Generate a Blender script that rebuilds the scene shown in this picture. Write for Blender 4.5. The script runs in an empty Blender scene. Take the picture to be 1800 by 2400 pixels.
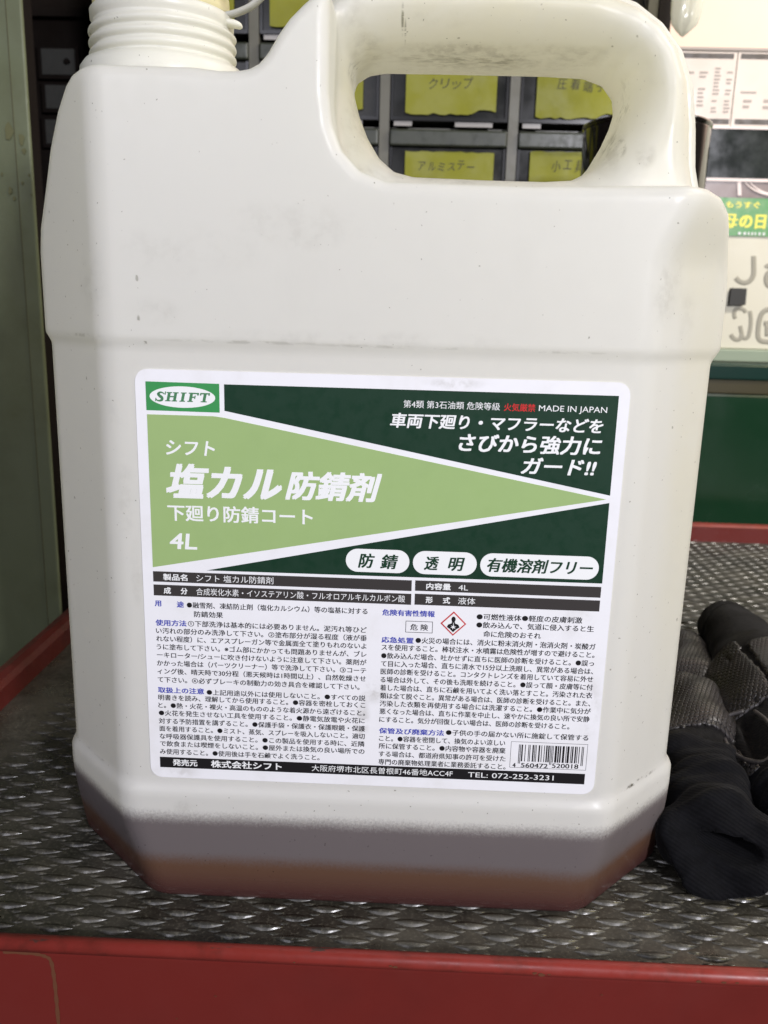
import bpy, bmesh, math, random
import numpy as np
from mathutils import Matrix, Vector

random.seed(7)
scene = bpy.context.scene
COL = scene.collection
S = 0.001                                   # geometry below is written in millimetres

# ------------------------------------------------------------------ camera
cam_d = bpy.data.cameras.new('camera')
cam = bpy.data.objects.new('camera', cam_d)
COL.objects.link(cam)
RIGHT = Vector((0.99912643, 0.03254947, 0.02620898))
DOWN = Vector((0.03301964, -0.23048462, -0.97251558))
FWD = Vector((-0.0256141, 0.97253143, -0.23135805))
m = Matrix.Identity(4)
for i in range(3):
    m[i][0] = RIGHT[i]; m[i][1] = -DOWN[i]; m[i][2] = -FWD[i]
m.translation = Vector((0, -0.23506, 0.1842))
cam.matrix_world = m
cam_d.sensor_fit = 'HORIZONTAL'
cam_d.sensor_width = 36
cam_d.lens = 36 * 1995 / 1800
cam_d.clip_start = 0.01
cam_d.clip_end = 30
cam_d.dof.use_dof = True
cam_d.dof.focus_distance = 0.255
cam_d.dof.aperture_fstop = 34
scene.camera = cam

# ------------------------------------------------------------------ light
world = bpy.data.worlds.new('World')
scene.world = world
world.use_nodes = True
wb = world.node_tree.nodes['Background']
wb.inputs[0].default_value = (0.92, 0.95, 1.0, 1)
wb.inputs[1].default_value = 0.022


def area(name, loc, target, sx, sy, power, color):
    d = bpy.data.lights.new(name, 'AREA')
    d.shape = 'RECTANGLE'; d.size = sx; d.size_y = sy
    d.energy = power; d.color = color
    o = bpy.data.objects.new(name, d)
    COL.objects.link(o)
    o.location = loc
    o.rotation_euler = (Vector(target) - Vector(loc)).to_track_quat('-Z', 'Y').to_euler()
    return o


area('door_light', (0.57, -1.00, 0.54), (0, 0, 0.14), 0.12, 0.12, 13.8, (0.93, 0.92, 1.0))
area('left_fill', (-0.36, -0.80, 0.55), (-0.05, 0, 0.2), 0.45, 0.45, 3.3, (0.88, 0.88, 1.0))  # added fill lamp, only to lift the jug's left chamfer
area('side_lamp', (0.85, -0.47, 0.72), (0, 0, 0.1), 0.12, 0.12, 1.6, (1.0, 0.88, 0.42))
area('ceiling_tube', (1.00, 0.18, 0.95), (0.86, 1.00, 0.55), 0.8, 0.08, 22.0, (1.0, 0.94, 0.87))

scene.view_settings.view_transform = 'Standard'
scene.view_settings.look = 'None'
scene.view_settings.exposure = 0
scene.view_settings.gamma = 1
scene.render.engine = 'CYCLES'
scene.cycles.max_bounces = 12
scene.cycles.diffuse_bounces = 8
scene.cycles.transmission_bounces = 8
scene.cycles.use_denoising = True


# ------------------------------------------------------------------ materials
def mat(name, color, rough=0.5, metallic=0.0, spec=0.5, coat=0.0):
    mt = bpy.data.materials.new(name)
    mt.use_nodes = True
    b = mt.node_tree.nodes['Principled BSDF']
    b.inputs['Base Color'].default_value = (*color, 1)
    b.inputs['Roughness'].default_value = rough
    b.inputs['Metallic'].default_value = metallic
    b.inputs['Specular IOR Level'].default_value = spec
    b.inputs['Coat Weight'].default_value = coat
    return mt


class N:
    """small node helper"""
    def __init__(self, mt):
        self.t = mt.node_tree; self.n = self.t.nodes; self.l = self.t.links
        self.b = self.n.get('Principled BSDF')
        self.tc = self.n.new('ShaderNodeTexCoord')

    def link(self, a, b): self.l.new(a, b)

    def _in(self, node, idx, v):
        if hasattr(v, 'is_linked') or isinstance(v, bpy.types.NodeSocket):
            self.l.new(v, node.inputs[idx])
        else:
            node.inputs[idx].default_value = v

    def math(self, op, a, b=None, c=None, clamp=False):
        n = self.n.new('ShaderNodeMath'); n.operation = op; n.use_clamp = clamp
        self._in(n, 0, a)
        if b is not None: self._in(n, 1, b)
        if c is not None: self._in(n, 2, c)
        return n.outputs[0]

    def vmath(self, op, a, b=None, out=0):
        n = self.n.new('ShaderNodeVectorMath'); n.operation = op
        self._in(n, 0, a)
        if b is not None: self._in(n, 1, b)
        return n.outputs[out]

    def noise(self, scale, detail=4, rough=0.6, vec=None, sy=None):
        n = self.n.new('ShaderNodeTexNoise')
        n.inputs['Scale'].default_value = scale
        n.inputs['Detail'].default_value = detail
        n.inputs['Roughness'].default_value = rough
        v = vec if vec is not None else self.tc.outputs['Object']
        if sy is not None:
            mp = self.n.new('ShaderNodeMapping'); mp.inputs['Scale'].default_value = sy
            self.l.new(v, mp.inputs[0]); v = mp.outputs[0]
        self.l.new(v, n.inputs['Vector'])
        return n.outputs[0]

    def ramp(self, fac, lo, hi, a=0.0, b=1.0):
        n = self.n.new('ShaderNodeMapRange'); n.clamp = True
        n.interpolation_type = 'SMOOTHSTEP'
        self.l.new(fac, n.inputs[0])
        n.inputs[1].default_value = lo; n.inputs[2].default_value = hi
        n.inputs[3].default_value = a; n.inputs[4].default_value = b
        return n.outputs[0]

    def mix(self, fac, a, b):
        n = self.n.new('ShaderNodeMix'); n.data_type = 'RGBA'
        if isinstance(fac, float): n.inputs[0].default_value = fac
        else: self.l.new(fac, n.inputs[0])
        for i, v in ((6, a), (7, b)):
            if isinstance(v, bpy.types.NodeSocket): self.l.new(v, n.inputs[i])
            else: n.inputs[i].default_value = (*v, 1)
        return n.outputs[2]

    def bump(self, h, dist=0.0005, strength=1.0):
        n = self.n.new('ShaderNodeBump')
        n.inputs['Distance'].default_value = dist
        n.inputs['Strength'].default_value = strength
        self.l.new(h, n.inputs['Height'])
        return n.outputs[0]

    def spot(self, c, r):
        """1 inside an ellipsoid round c (mm), fading out"""
        s = self.vmath('SUBTRACT', self.tc.outputs['Object'], tuple(v * S for v in c))
        q = self.vmath('DIVIDE', s, tuple(v * S for v in r))
        d = self.vmath('LENGTH', q, out=1)
        return self.ramp(d, 0.25, 1.0, 1.0, 0.0)


def worn(name, color, dark, scale=40, amt=0.6, rough=0.45, coat=0.0, bump=0.0, spec=0.5):
    mt = mat(name, color, rough, spec=spec, coat=coat)
    k = N(mt)
    f = k.ramp(k.noise(scale, 6, 0.65), 0.45, 0.75, 0.0, amt)
    k.link(k.mix(f, color, dark), k.b.inputs['Base Color'])
    k.link(k.ramp(k.noise(scale * 2.3, 4), 0.3, 0.7, rough * 0.8, min(1, rough * 1.3)), k.b.inputs['Roughness'])
    if bump:
        k.link(k.bump(k.noise(scale * 12, 3), bump), k.b.inputs['Normal'])
    return mt


# milky polyethylene: part of the light passes through the wall
def poly_mat(name, tint, trans=0.42, liquid=True):
    mt = mat(name, tint, 0.36, spec=0.45)
    k = N(mt)
    P = k.tc.outputs['Object']
    base = tint
    grime = (0.36, 0.34, 0.27)
    n1 = k.noise(38, 6, 0.7)
    n2 = k.noise(260, 3, 0.6)
    speck = k.ramp(k.noise(900, 1, 0.5), 0.755, 0.79, 0.0, 0.7)
    speck2 = k.ramp(k.noise(330, 1, 0.5), 0.80, 0.83, 0.0, 0.6)
    # worn places: scuffs by the steps, round the handle opening, and on the upper front face
    spots = [((-60, 0, 198), (26, 14, 9), .30), ((-32, 0, 205), (22, 14, 9), .32), ((-88, 0, 190), (8, 14, 14), .25),
             ((-70, 0, 182), (10, 14, 5), .35), ((-12, 0, 176), (60, 14, 3.5), .30), ((-85, 0, 168), (16, 14, 4), .25),
             ((68, 5, 192), (7, 20, 16), .55), ((76, 8, 184), (5, 20, 12), .35), ((-16, 38, 257), (8, 20, 6), .6),
             ((20, 40, 257.5), (46, 26, 2.2), .8), ((56, 35, 240), (5, 30, 20), .75), ((0, 30, 222), (34, 36, 4), .55),
             ((-18, 30, 236), (5, 30, 14), .55), ((5, 20, 263), (20, 20, 3), .22), ((50, 15, 217), (34, 20, 3), .45),
             ((64, 35, 228), (4, 30, 5), .6), ((-80, 0, 130), (3.5, 20, 18), .35), ((-78, 0, 108), (2.4, 20, 14), .5), ((-83, 4, 155), (8, 10, 10), .25),
             ((-60, 28, 249), (36, 36, 3), .4), ((72, 14, 40.5), (20, 22, 1.6), .8), ((-96, 14, 41), (16, 22, 1.6), .5),
             ((10, 0, 14.2), (32, 8, 1.3), 1.0), ((-39, 0, 14.6), (6, 8, 1.5), 1.1), ((-65, 0, 33), (5, 8, 3), .9),
             ((-18, 10, 262), (9, 30, 12), .35), ((-20, 20, 264), (5, 20, 8), .4)]
    tot = None
    for c, r, w in spots:
        s = k.math('MULTIPLY', k.spot(c, r), min(1.2, w * (1.9 if c[2] > 214 else 1.0)))
        tot = s if tot is None else k.math('MAXIMUM', tot, s)
    rag = k.ramp(n1, 0.34, 0.68)
    rag2 = k.ramp(n2, 0.40, 0.62, 0.35, 1.0)
    tot = k.math('MULTIPLY', tot, k.math('MULTIPLY', k.math('MULTIPLY', rag, rag2), 0.52))
    gen = k.ramp(k.noise(22, 5, 0.7, sy=(1, 1, 0.5)), 0.50, 0.9, 0.0, 0.07)
    allg = k.math('MAXIMUM', k.math('MAXIMUM', tot, gen), k.math('MAXIMUM', speck, speck2), clamp=True)
    warm = None
    for c, r, w in (((22, 35, 268), (60, 40, 16), .9), ((72, 40, 240), (22, 40, 40), .55), ((-18, 35, 240), (12, 30, 34), .8), ((84, 30, 150), (14, 60, 120), .5), ((80, 20, 200), (18, 40, 30), .5)):
        s_ = k.math('MULTIPLY', k.spot(c, r), w)
        warm = s_ if warm is None else k.math('MAXIMUM', warm, s_)
    base = k.mix(k.math('MULTIPLY', warm, k.ramp(n1, 0.25, 0.6, 0.55, 1.0)), tint, tuple(a * b for a, b in zip(tint, (0.95, 0.91, 0.74))))
    col = k.mix(allg, base, grime)
    line = None
    for c, r, w in (((14, 44, 256.6), (34, 12, 1.3), 1.0), ((30, 44, 256.4), (26, 12, 1.0), 1.0), ((-19, 40, 252), (3, 16, 4), .8), ((-45, 0, 174.6), (30, 14, .7), .3), ((-5, 0, 174.4), (34, 14, .6), .25), ((-93, 6, 175), (12, 14, .7), .35), ((40, 0, 174.2), (20, 14, .5), .25), ((-74, 0, 180), (.6, 8, 1.4), .6), ((-72.5, 0, 174), (.6, 8, 2.5), .8), ((76, 12, 40.2), (13, 16, .8), 1.0), ((-95, 14, 40.6), (12, 16, .6), .6), ((60, 42, 246), (2.4, 14, 8), .8), ((57, 40, 236), (2.6, 14, 9), .6), ((58.5, 30, 231.5), (1.5, 20, 4), .7), ((-5.4, 24, 262.5), (0.55, 14, 4.5), 1.0), ((-4.6, 24, 260), (0.5, 14, 3.5), 1.0)):
        s_ = k.math('MULTIPLY', k.spot(c, r), w)
        line = s_ if line is None else k.math('MAXIMUM', line, s_)
    line = k.math('MULTIPLY', line, k.ramp(k.noise(420, 3, 0.7, sy=(0.35, 1, 1)), 0.47, 0.60))
    col = k.mix(line, col, (0.045, 0.038, 0.03))
    
    k.link(col, k.b.inputs['Base Color'])
    k.link(k.ramp(n2, 0.3, 0.7, 0.31, 0.44), k.b.inputs['Roughness'])
    k.link(k.bump(k.noise(26, 2, 0.4), 0.0004, 0.15), k.b.inputs['Normal'])
    tr = k.n.new('ShaderNodeBsdfTranslucent')
    tcol = k.mix(allg, tuple(c * q for c, q in zip(tint, (0.98, 0.985, 0.87))), grime)
    k.link(tcol, tr.inputs[0])
    mx = k.n.new('ShaderNodeMixShader')
    mx.inputs[0].default_value = trans
    out = k.n['Material Output']
    k.link(k.b.outputs[0], mx.inputs[1]); k.link(tr.outputs[0], mx.inputs[2])
    last = mx.outputs[0]
    if liquid:
        # the oily contents wet the wall below the fill line: it clears and takes their tone, with reflections painted in as bands
        sep = k.n.new('ShaderNodeSeparateXYZ'); k.link(P, sep.inputs[0])
        zz = k.math('ADD', sep.outputs[2], k.math('MULTIPLY', k.math('SUBTRACT', k.noise(1100, 2, 0.8), 0.5), 0.0032))
        zz = k.math('ADD', zz, k.math('MULTIPLY', k.math('SUBTRACT', k.noise(30, 3), 0.5), 0.003))
        wet = k.ramp(zz, 0.0262, 0.0325, 1.0, 0.0)
        tone = k.mix(k.ramp(zz, 0.0115, 0.0175), k.mix(k.ramp(sep.outputs[2], 0.001, 0.013), (0.145, 0.060, 0.055), (0.225, 0.125, 0.080)), (0.285, 0.25, 0.25))
        tone = k.mix(k.math('MULTIPLY', allg, 0.7), tone, (0.06, 0.05, 0.04))
        wcol = k.mix(wet, col, tone)
        k.link(wcol, k.b.inputs['Base Color'])
        k.link(k.mix(wet, tcol, tone), tr.inputs[0])
        tp = k.n.new('ShaderNodeBsdfTransparent')
        m2 = k.n.new('ShaderNodeMixShader')
        k.link(k.math('MULTIPLY', wet, 0.30), m2.inputs[0])
        k.link(last, m2.inputs[1]); k.link(tp.outputs[0], m2.inputs[2])
        last = m2.outputs[0]
    k.link(last, out.inputs[0])
    return mt


M = {}
M['poly'] = poly_mat('milky_polyethylene', (0.95, 0.945, 0.91), 0.42)
M['poly_neck'] = poly_mat('milky_neck', (0.90, 0.895, 0.82), 0.30, False)
M['cream'] = poly_mat('yellowed_plastic', (0.86, 0.80, 0.50), 0.3, False)
M['strap'] = poly_mat('strap_plastic', (0.62, 0.62, 0.58), 0.3, False)


def liquid_mat():
    mt = mat('rust_inhibitor', (0.10, 0.07, 0.06), 0.15)
    k = N(mt)
    sep = k.n.new('ShaderNodeSeparateXYZ'); k.link(k.tc.outputs['Object'], sep.inputs[0])
    zz = k.math('ADD', sep.outputs[2], k.math('MULTIPLY', k.noise(90, 3), 0.003))
    f = k.ramp(zz, 0.0145, 0.0185)
    g = k.ramp(zz, 0.003, 0.016)
    c = k.mix(g, (0.07, 0.022, 0.020), (0.13, 0.065, 0.035))
    k.link(k.mix(f, c, (0.17, 0.145, 0.14)), k.b.inputs['Base Color'])  # grey over brown: reflections in the liquid put into its colour
    return mt


M['liquid'] = liquid_mat()
M['paper'] = worn('label_film', (0.87, 0.87, 0.89), (0.66, 0.65, 0.60), 50, 0.30, 0.42, spec=0.3)
_k = N(M['paper'])
_c = _k.b.inputs['Base Color'].links[0].from_socket
for c_, r_, w_ in (((-8, 0, 74), (5, 5, 6), .5), ((-11, 0, 64), (3, 5, 9), .4), ((-68, 0, 44), (9, 5, 3), .35), ((12, 0, 165), (10, 5, 2), .45), ((50, 0, 98), (7, 5, 8), .2), ((57, 0, 70), (4, 5, 14), .3)):
    _f = _k.math('MULTIPLY', _k.math('MULTIPLY', _k.spot(c_, r_), w_), _k.ramp(_k.noise(110, 4, 0.7), 0.4, 0.62))
    _c = _k.mix(_f, _c, (0.40, 0.38, 0.33))
_k.link(_c, _k.b.inputs['Base Color'])
_k.link(_k.bump(_k.noise(9, 2, 0.5), 0.003, 0.25), _k.b.inputs['Normal'])
M['ink_W'] = mat('white_ink', (0.88, 0.89, 0.88), 0.5, spec=0.25)
M['ink_K'] = mat('black_ink', (0.012, 0.011, 0.012), 0.5, spec=0.25)
M['ink_B'] = mat('blue_ink', (0.055, 0.07, 0.42), 0.5, spec=0.25)
M['ink_R'] = mat('red_ink', (0.62, 0.03, 0.03), 0.5, spec=0.25)
M['ink_G'] = mat('deep_green_ink', (0.010, 0.045, 0.022), 0.5, spec=0.25)
M['ink_bar'] = mat('charcoal_ink', (0.045, 0.040, 0.038), 0.5, spec=0.25)
M['ink_dark'] = worn('dark_green_print', (0.008, 0.036, 0.018), (0.010, 0.040, 0.022), 120, 0.5, 0.5, spec=0.25)
M['ink_light'] = worn('light_green_print', (0.34, 0.48, 0.19), (0.31, 0.44, 0.18), 60, 0.4, 0.5, spec=0.25)
M['ink_logo'] = worn('logo_green_print', (0.045, 0.30, 0.085), (0.06, 0.26, 0.09), 90, 0.5, 0.5, spec=0.25)
M['ink_letter'] = mat('logo_letter_green', (0.07, 0.22, 0.10), 0.5, spec=0.25)
M['ink_rose'] = mat('warning_red', (0.55, 0.05, 0.055), 0.5, spec=0.25)
M['red'] = worn('red_enamel', (0.155, 0.019, 0.015), (0.11, 0.014, 0.011), 14, 0.5, 0.34, bump=0.00002)
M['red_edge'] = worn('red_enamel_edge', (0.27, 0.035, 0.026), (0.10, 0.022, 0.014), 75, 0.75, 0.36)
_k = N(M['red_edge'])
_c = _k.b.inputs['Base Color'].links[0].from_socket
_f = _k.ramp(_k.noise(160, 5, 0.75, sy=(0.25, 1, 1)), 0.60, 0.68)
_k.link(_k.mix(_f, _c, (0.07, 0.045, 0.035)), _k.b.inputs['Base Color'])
M['red_shaded'] = worn('shaded_red_enamel', (0.085, 0.010, 0.008), (0.035, 0.008, 0.006), 30, 0.8, 0.45)  # darker copy of the red: the left rim's shade is in the colour
M['brownline'] = mat('brown_scratch', (0.13, 0.045, 0.02), 0.6)
M['cab_frame'] = worn('cabinet_frame_grey', (0.15, 0.145, 0.115), (0.07, 0.07, 0.05), 30, 0.6, 0.4)
M['smoke'] = worn('smoky_drawer_plastic', (0.022, 0.023, 0.022), (0.05, 0.047, 0.04), 22, 0.9, 0.2, spec=0.3)
M['lip'] = worn('drawer_lip_plastic', (0.050, 0.056, 0.040), (0.02, 0.024, 0.018), 60, 0.8, 0.35)
M['bezel'] = mat('drawer_bezel_black', (0.012, 0.012, 0.012), 0.22)
M['grey_tab'] = mat('pale_grey_plastic', (0.40, 0.38, 0.36), 0.3)
M['yellow'] = worn('yellow_tape', (0.27, 0.27, 0.020), (0.20, 0.20, 0.018), 25, 0.5, 0.6)
M['marker'] = mat('pencil_marks', (0.05, 0.045, 0.02), 0.6)
M['locker'] = worn('olive_green_enamel', (0.145, 0.165, 0.092), (0.095, 0.10, 0.045), 14, 0.6, 0.55)
M['shaded_wood'] = worn('shaded_shelf_brown', (0.012, 0.008, 0.006), (0.006, 0.005, 0.004), 9, 0.7, 0.8, spec=0.2)  # dark brown with the shade of the shelves put into the colour
M['dimpaper'] = worn('shaded_faded_card', (0.07, 0.07, 0.063), (0.045, 0.045, 0.04), 30, 0.7, 0.7)  # whitish cards, darkened so the grey holds the rack's shade
M['wall'] = worn('salmon_wall', (0.88, 0.68, 0.56), (0.82, 0.62, 0.50), 3, 0.5, 0.7)
M['board'] = worn('cream_board', (0.72, 0.69, 0.56), (0.64, 0.60, 0.46), 10, 0.3, 0.4)
M['board_edge'] = worn('sage_trim', (0.30, 0.36, 0.26), (0.25, 0.30, 0.21), 30, 0.5, 0.4)
M['sheet'] = worn('printed_sheet', (0.76, 0.66, 0.58), (0.68, 0.58, 0.50), 18, 0.5, 0.35)
M['sheet_grey'] = mat('faint_print', (0.42, 0.36, 0.32), 0.5)
M['sheet_dark'] = worn('dark_print', (0.07, 0.055, 0.045), (0.16, 0.13, 0.11), 80, 0.8, 0.4)
M['mauve'] = worn('mauve_card', (0.24, 0.18, 0.165), (0.20, 0.15, 0.14), 20, 0.5, 0.25)
M['screen'] = worn('dark_photo_print', (0.014, 0.018, 0.016), (0.05, 0.058, 0.052), 28, 0.9, 0.12)
M['pinkline'] = mat('pale_pink_edge', (0.86, 0.74, 0.70), 0.4)
M['sticker'] = worn('green_sticker', (0.10, 0.33, 0.10), (0.28, 0.42, 0.22), 60, 0.9, 0.3)
M['sticker_y'] = mat('yellow_print', (0.92, 0.83, 0.10), 0.4)
M['greymark'] = mat('grey_marker_ink', (0.36, 0.34, 0.27), 0.5)
M['magnet'] = mat('black_magnet', (0.018, 0.017, 0.012), 0.5)
M['box_green'] = worn('dark_green_plastic', (0.008, 0.038, 0.016), (0.012, 0.052, 0.022), 8, 0.6, 0.22)
M['box_teal'] = mat('teal_rim_plastic', (0.004, 0.030, 0.022), 0.25)
M['box_reflection'] = mat('reflection_band', (0.05, 0.042, 0.014), 0.35)  # colour of a brown reflection on the container
M['bench'] = worn('bench_grey', (0.06, 0.06, 0.055), (0.03, 0.03, 0.03), 8, 0.6, 0.6)
M['can'] = mat('glossy_black_can', (0.010, 0.008, 0.007), 0.12, coat=0.5)
M['can_rim'] = mat('can_rim_metal', (0.35, 0.30, 0.24), 0.25, metallic=0.9)
M['floor'] = worn('concrete_floor', (0.12, 0.12, 0.11), (0.07, 0.07, 0.065), 3, 0.6, 0.7)


def mat_mat():
    mt = mat('embossed_vinyl', (0.05, 0.05, 0.04), 0.27, spec=0.7)
    k = N(mt)
    a = k.ramp(k.noise(26, 6, 0.75), 0.36, 0.66)
    c = k.mix(a, (0.018, 0.017, 0.013), (0.070, 0.064, 0.050))
    d = k.ramp(k.noise(900, 2, 0.6), 0.5, 0.75, 0.0, 0.6)
    k.link(k.mix(d, c, (0.15, 0.14, 0.11)), k.b.inputs['Base Color'])
    k.link(k.ramp(k.noise(40, 5, 0.7), 0.35, 0.65, 0.22, 0.55), k.b.inputs['Roughness'])
    k.link(k.bump(k.noise(700, 3), 0.0001, 0.6), k.b.inputs['Normal'])
    k.b.inputs['Metallic'].default_value = 0.1
    return mt


M['mat'] = mat_mat()


def fabric(name, color, hexes=False):
    mt = mat(name, color, 0.85, spec=0.12)
    k = N(mt)
    P = k.tc.outputs['Object']
    if hexes:
        sx = 0.0019
        q = k.vmath('MULTIPLY', P, (1 / sx, 1 / (sx * 1.25), 0))
        r = (1.0, 1.732, 1.0)
        a = k.vmath('SUBTRACT', k.vmath('MODULO', k.vmath('ADD', q, (1000, 1732, 0)), r), (0.5, 0.866, 0))
        b = k.vmath('SUBTRACT', k.vmath('MODULO', k.vmath('ADD', q, (1000.5, 1732.866, 0)), r), (0.5, 0.866, 0))
        a = k.vmath('MULTIPLY', a, (1, 1, 0)); b = k.vmath('MULTIPLY', b, (1, 1, 0))
        d = k.math('MINIMUM', k.vmath('LENGTH', a, out=1), k.vmath('LENGTH', b, out=1))
        h = k.ramp(d, 0.36, 0.52, 1.0, 0.0)
        k.link(k.mix(h, (0.012, 0.011, 0.012), color), k.b.inputs['Base Color'])
        k.link(k.bump(h, 0.0004), k.b.inputs['Normal'])
        k.b.inputs['Roughness'].default_value = 0.38; k.b.inputs['Specular IOR Level'].default_value = 0.5
    else:
        w = k.n.new('ShaderNodeTexWave'); w.inputs['Scale'].default_value = 300
        w.inputs['Distortion'].default_value = 1.5
        w.bands_direction = 'DIAGONAL'
        k.link(P, w.inputs['Vector'])
        n = k.noise(260, 4)
        k.link(k.mix(k.ramp(n, 0.35, 0.7), tuple(c * 0.6 for c in color), color), k.b.inputs['Base Color'])
        k.link(k.bump(k.math('ADD', k.math('MULTIPLY', w.outputs['Fac'], 0.35), n), 0.0003), k.b.inputs['Normal'])
        k.b.inputs['Sheen Weight'].default_value = 0.02
    return mt


M['knit'] = fabric('black_knit', (0.013, 0.012, 0.0115))
M['knit_dark'] = fabric('black_cuff_knit', (0.0055, 0.0055, 0.007))
M['hexgrip'] = fabric('hex_grip_rubber', (0.032, 0.028, 0.028), True)
M['cuff_edge'] = mat('cuff_binding_black', (0.012, 0.012, 0.013), 0.6)
M['piping'] = mat('black_piping', (0.05, 0.045, 0.045), 0.45)


def bag_mat():
    mt = mat('clear_film', (0.97, 0.97, 0.86), 0.15)
    k = N(mt)
    tr = k.n.new('ShaderNodeBsdfTranslucent'); tr.inputs[0].default_value = (0.95, 0.95, 0.82, 1)
    mx = k.n.new('ShaderNodeMixShader'); mx.inputs[0].default_value = 0.5
    k.link(k.b.outputs[0], mx.inputs[1]); k.link(tr.outputs[0], mx.inputs[2])
    k.link(mx.outputs[0], k.n['Material Output'].inputs[0])
    return mt


M['bag'] = bag_mat()


# ------------------------------------------------------------------ object helpers
def tag(o, label=None, cat=None, group=None, kind=None):
    if label: o['label'] = label
    if cat: o['category'] = cat
    if group: o['group'] = group
    if kind: o['kind'] = kind
    return o


def empty(name, loc=(0, 0, 0)):
    o = bpy.data.objects.new(name, None)
    COL.objects.link(o)
    o.location = tuple(v * S for v in loc)
    o.empty_display_size = 0.02
    return o


def link_mesh(name, me, material, parent=None, smooth=False):
    o = bpy.data.objects.new(name, me)
    COL.objects.link(o)
    if material is not None:
        me.materials.clear(); me.materials.append(material)
    if smooth:
        me.polygons.foreach_set('use_smooth', [True] * len(me.polygons))
    if name in STUFF: o['kind'] = 'stuff'
    if parent is not None:
        o.parent = parent
        # geometry is written in world millimetres: cancel the parent's offset
        o.location = -world_loc(parent)
    return o


def world_loc(o):
    v = Vector((0, 0, 0))
    while o is not None:
        v += o.location; o = o.parent
    return v


def mesh(name, verts, faces, material, parent=None, smooth=False, scale=True):
    me = bpy.data.meshes.new(name)
    v = np.asarray(verts, dtype=float).reshape(-1, 3) * (S if scale else 1)
    me.from_pydata(v.tolist(), [], [list(map(int, f)) for f in faces])
    me.update()
    return link_mesh(name, me, material, parent, smooth)


STUFF = {'white_lettering', 'black_lettering', 'blue_heading', 'red_lettering', 'badge_lettering', 'paint_chips', 'oil_stain', 'print_lines',
         'small_print', 'logo_lettering', 'yellow_lettering', 'barcode_bars', 'handwriting', 'sleeve_glint', 'hazard_figure', 'hazard_star', 'danger_box', 'barcode_frame'}


class B:
    """collects simple solids (in mm) into one mesh"""
    def __init__(self): self.v = []; self.f = []

    def box(self, x0, x1, y0, y1, z0, z1):
        n = len(self.v)
        self.v += [(x, y, z) for z in (z0, z1) for y in (y0, y1) for x in (x0, x1)]
        for q in ((0, 2, 3, 1), (4, 5, 7, 6), (0, 1, 5, 4), (2, 6, 7, 3), (0, 4, 6, 2), (1, 3, 7, 5)):
            self.f.append([n + i for i in q])
        return self

    def poly(self, pts, y, depth=0.05):
        """front-facing flat polygon in x,z, with a little thickness"""
        n = len(self.v); c = len(pts)
        self.v += [(p[0], y, p[1]) for p in pts] + [(p[0], y + depth, p[1]) for p in pts]
        self.f.append([n + i for i in range(c)])
        self.f.append([n + c + i for i in reversed(range(c))])
        for i in range(c):
            j = (i + 1) % c
            self.f.append([n + i, n + j, n + c + j, n + c + i])
        return self

    def prism(self, prof, axis, a, b):
        """profile (two coords) swept along axis from a to b"""
        n = len(self.v); c = len(prof)
        for t in (a, b):
            for p in prof:
                self.v.append((t, p[0], p[1]) if axis == 'x' else ((p[0], t, p[1]) if axis == 'y' else (p[0], p[1], t)))
        self.f.append([n + i for i in range(c)]); self.f.append([n + c + i for i in reversed(range(c))])
        for i in range(c):
            j = (i + 1) % c
            self.f.append([n + i, n + c + i, n + c + j, n + j])
        return self

    def tube(self, pts, r, seg=8, flat=1.0):
        pts = [Vector(p) for p in pts]
        n = len(self.v)
        for i, p in enumerate(pts):
            d = (pts[min(i + 1, len(pts) - 1)] - pts[max(i - 1, 0)]).normalized()
            a = Vector((0, 1, 0)) if abs(d.y) < 0.9 else Vector((1, 0, 0))
            u = d.cross(a).normalized(); w = d.cross(u).normalized()
            rr = r[i] if isinstance(r, (list, tuple)) else r
            for k in range(seg):
                t = 2 * math.pi * k / seg
                self.v.append(tuple(p + u * math.cos(t) * rr + w * math.sin(t) * rr * flat))
        for i in range(len(pts) - 1):
            for k in range(seg):
                k2 = (k + 1) % seg
                self.f.append([n + i * seg + k, n + i * seg + k2, n + (i + 1) * seg + k2, n + (i + 1) * seg + k])
        self.f.append([n + k for k in reversed(range(seg))])
        e = n + (len(pts) - 1) * seg
        self.f.append([e + k for k in range(seg)])
        return self

    def build(self, name, material, parent=None, smooth=False):
        return mesh(name, self.v, self.f, material, parent, smooth)


def bevel(o, w, seg=2):
    md = o.modifiers.new('bevel', 'BEVEL'); md.width = w * S; md.segments = seg
    md.limit_method = 'ANGLE'
    return o


def catmull(pts, n=8):
    P = [Vector(p) for p in pts]
    out = []
    for i in range(len(P) - 1):
        p0 = P[max(i - 1, 0)]; p1 = P[i]; p2 = P[i + 1]; p3 = P[min(i + 2, len(P) - 1)]
        for k in range(n):
            t = k / n
            out.append(0.5 * ((2 * p1) + (p2 - p0) * t + (2 * p0 - 5 * p1 + 4 * p2 - p3) * t * t + (3 * p1 - p0 - 3 * p2 + p3) * t ** 3))
    out.append(P[-1])
    return out


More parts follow.
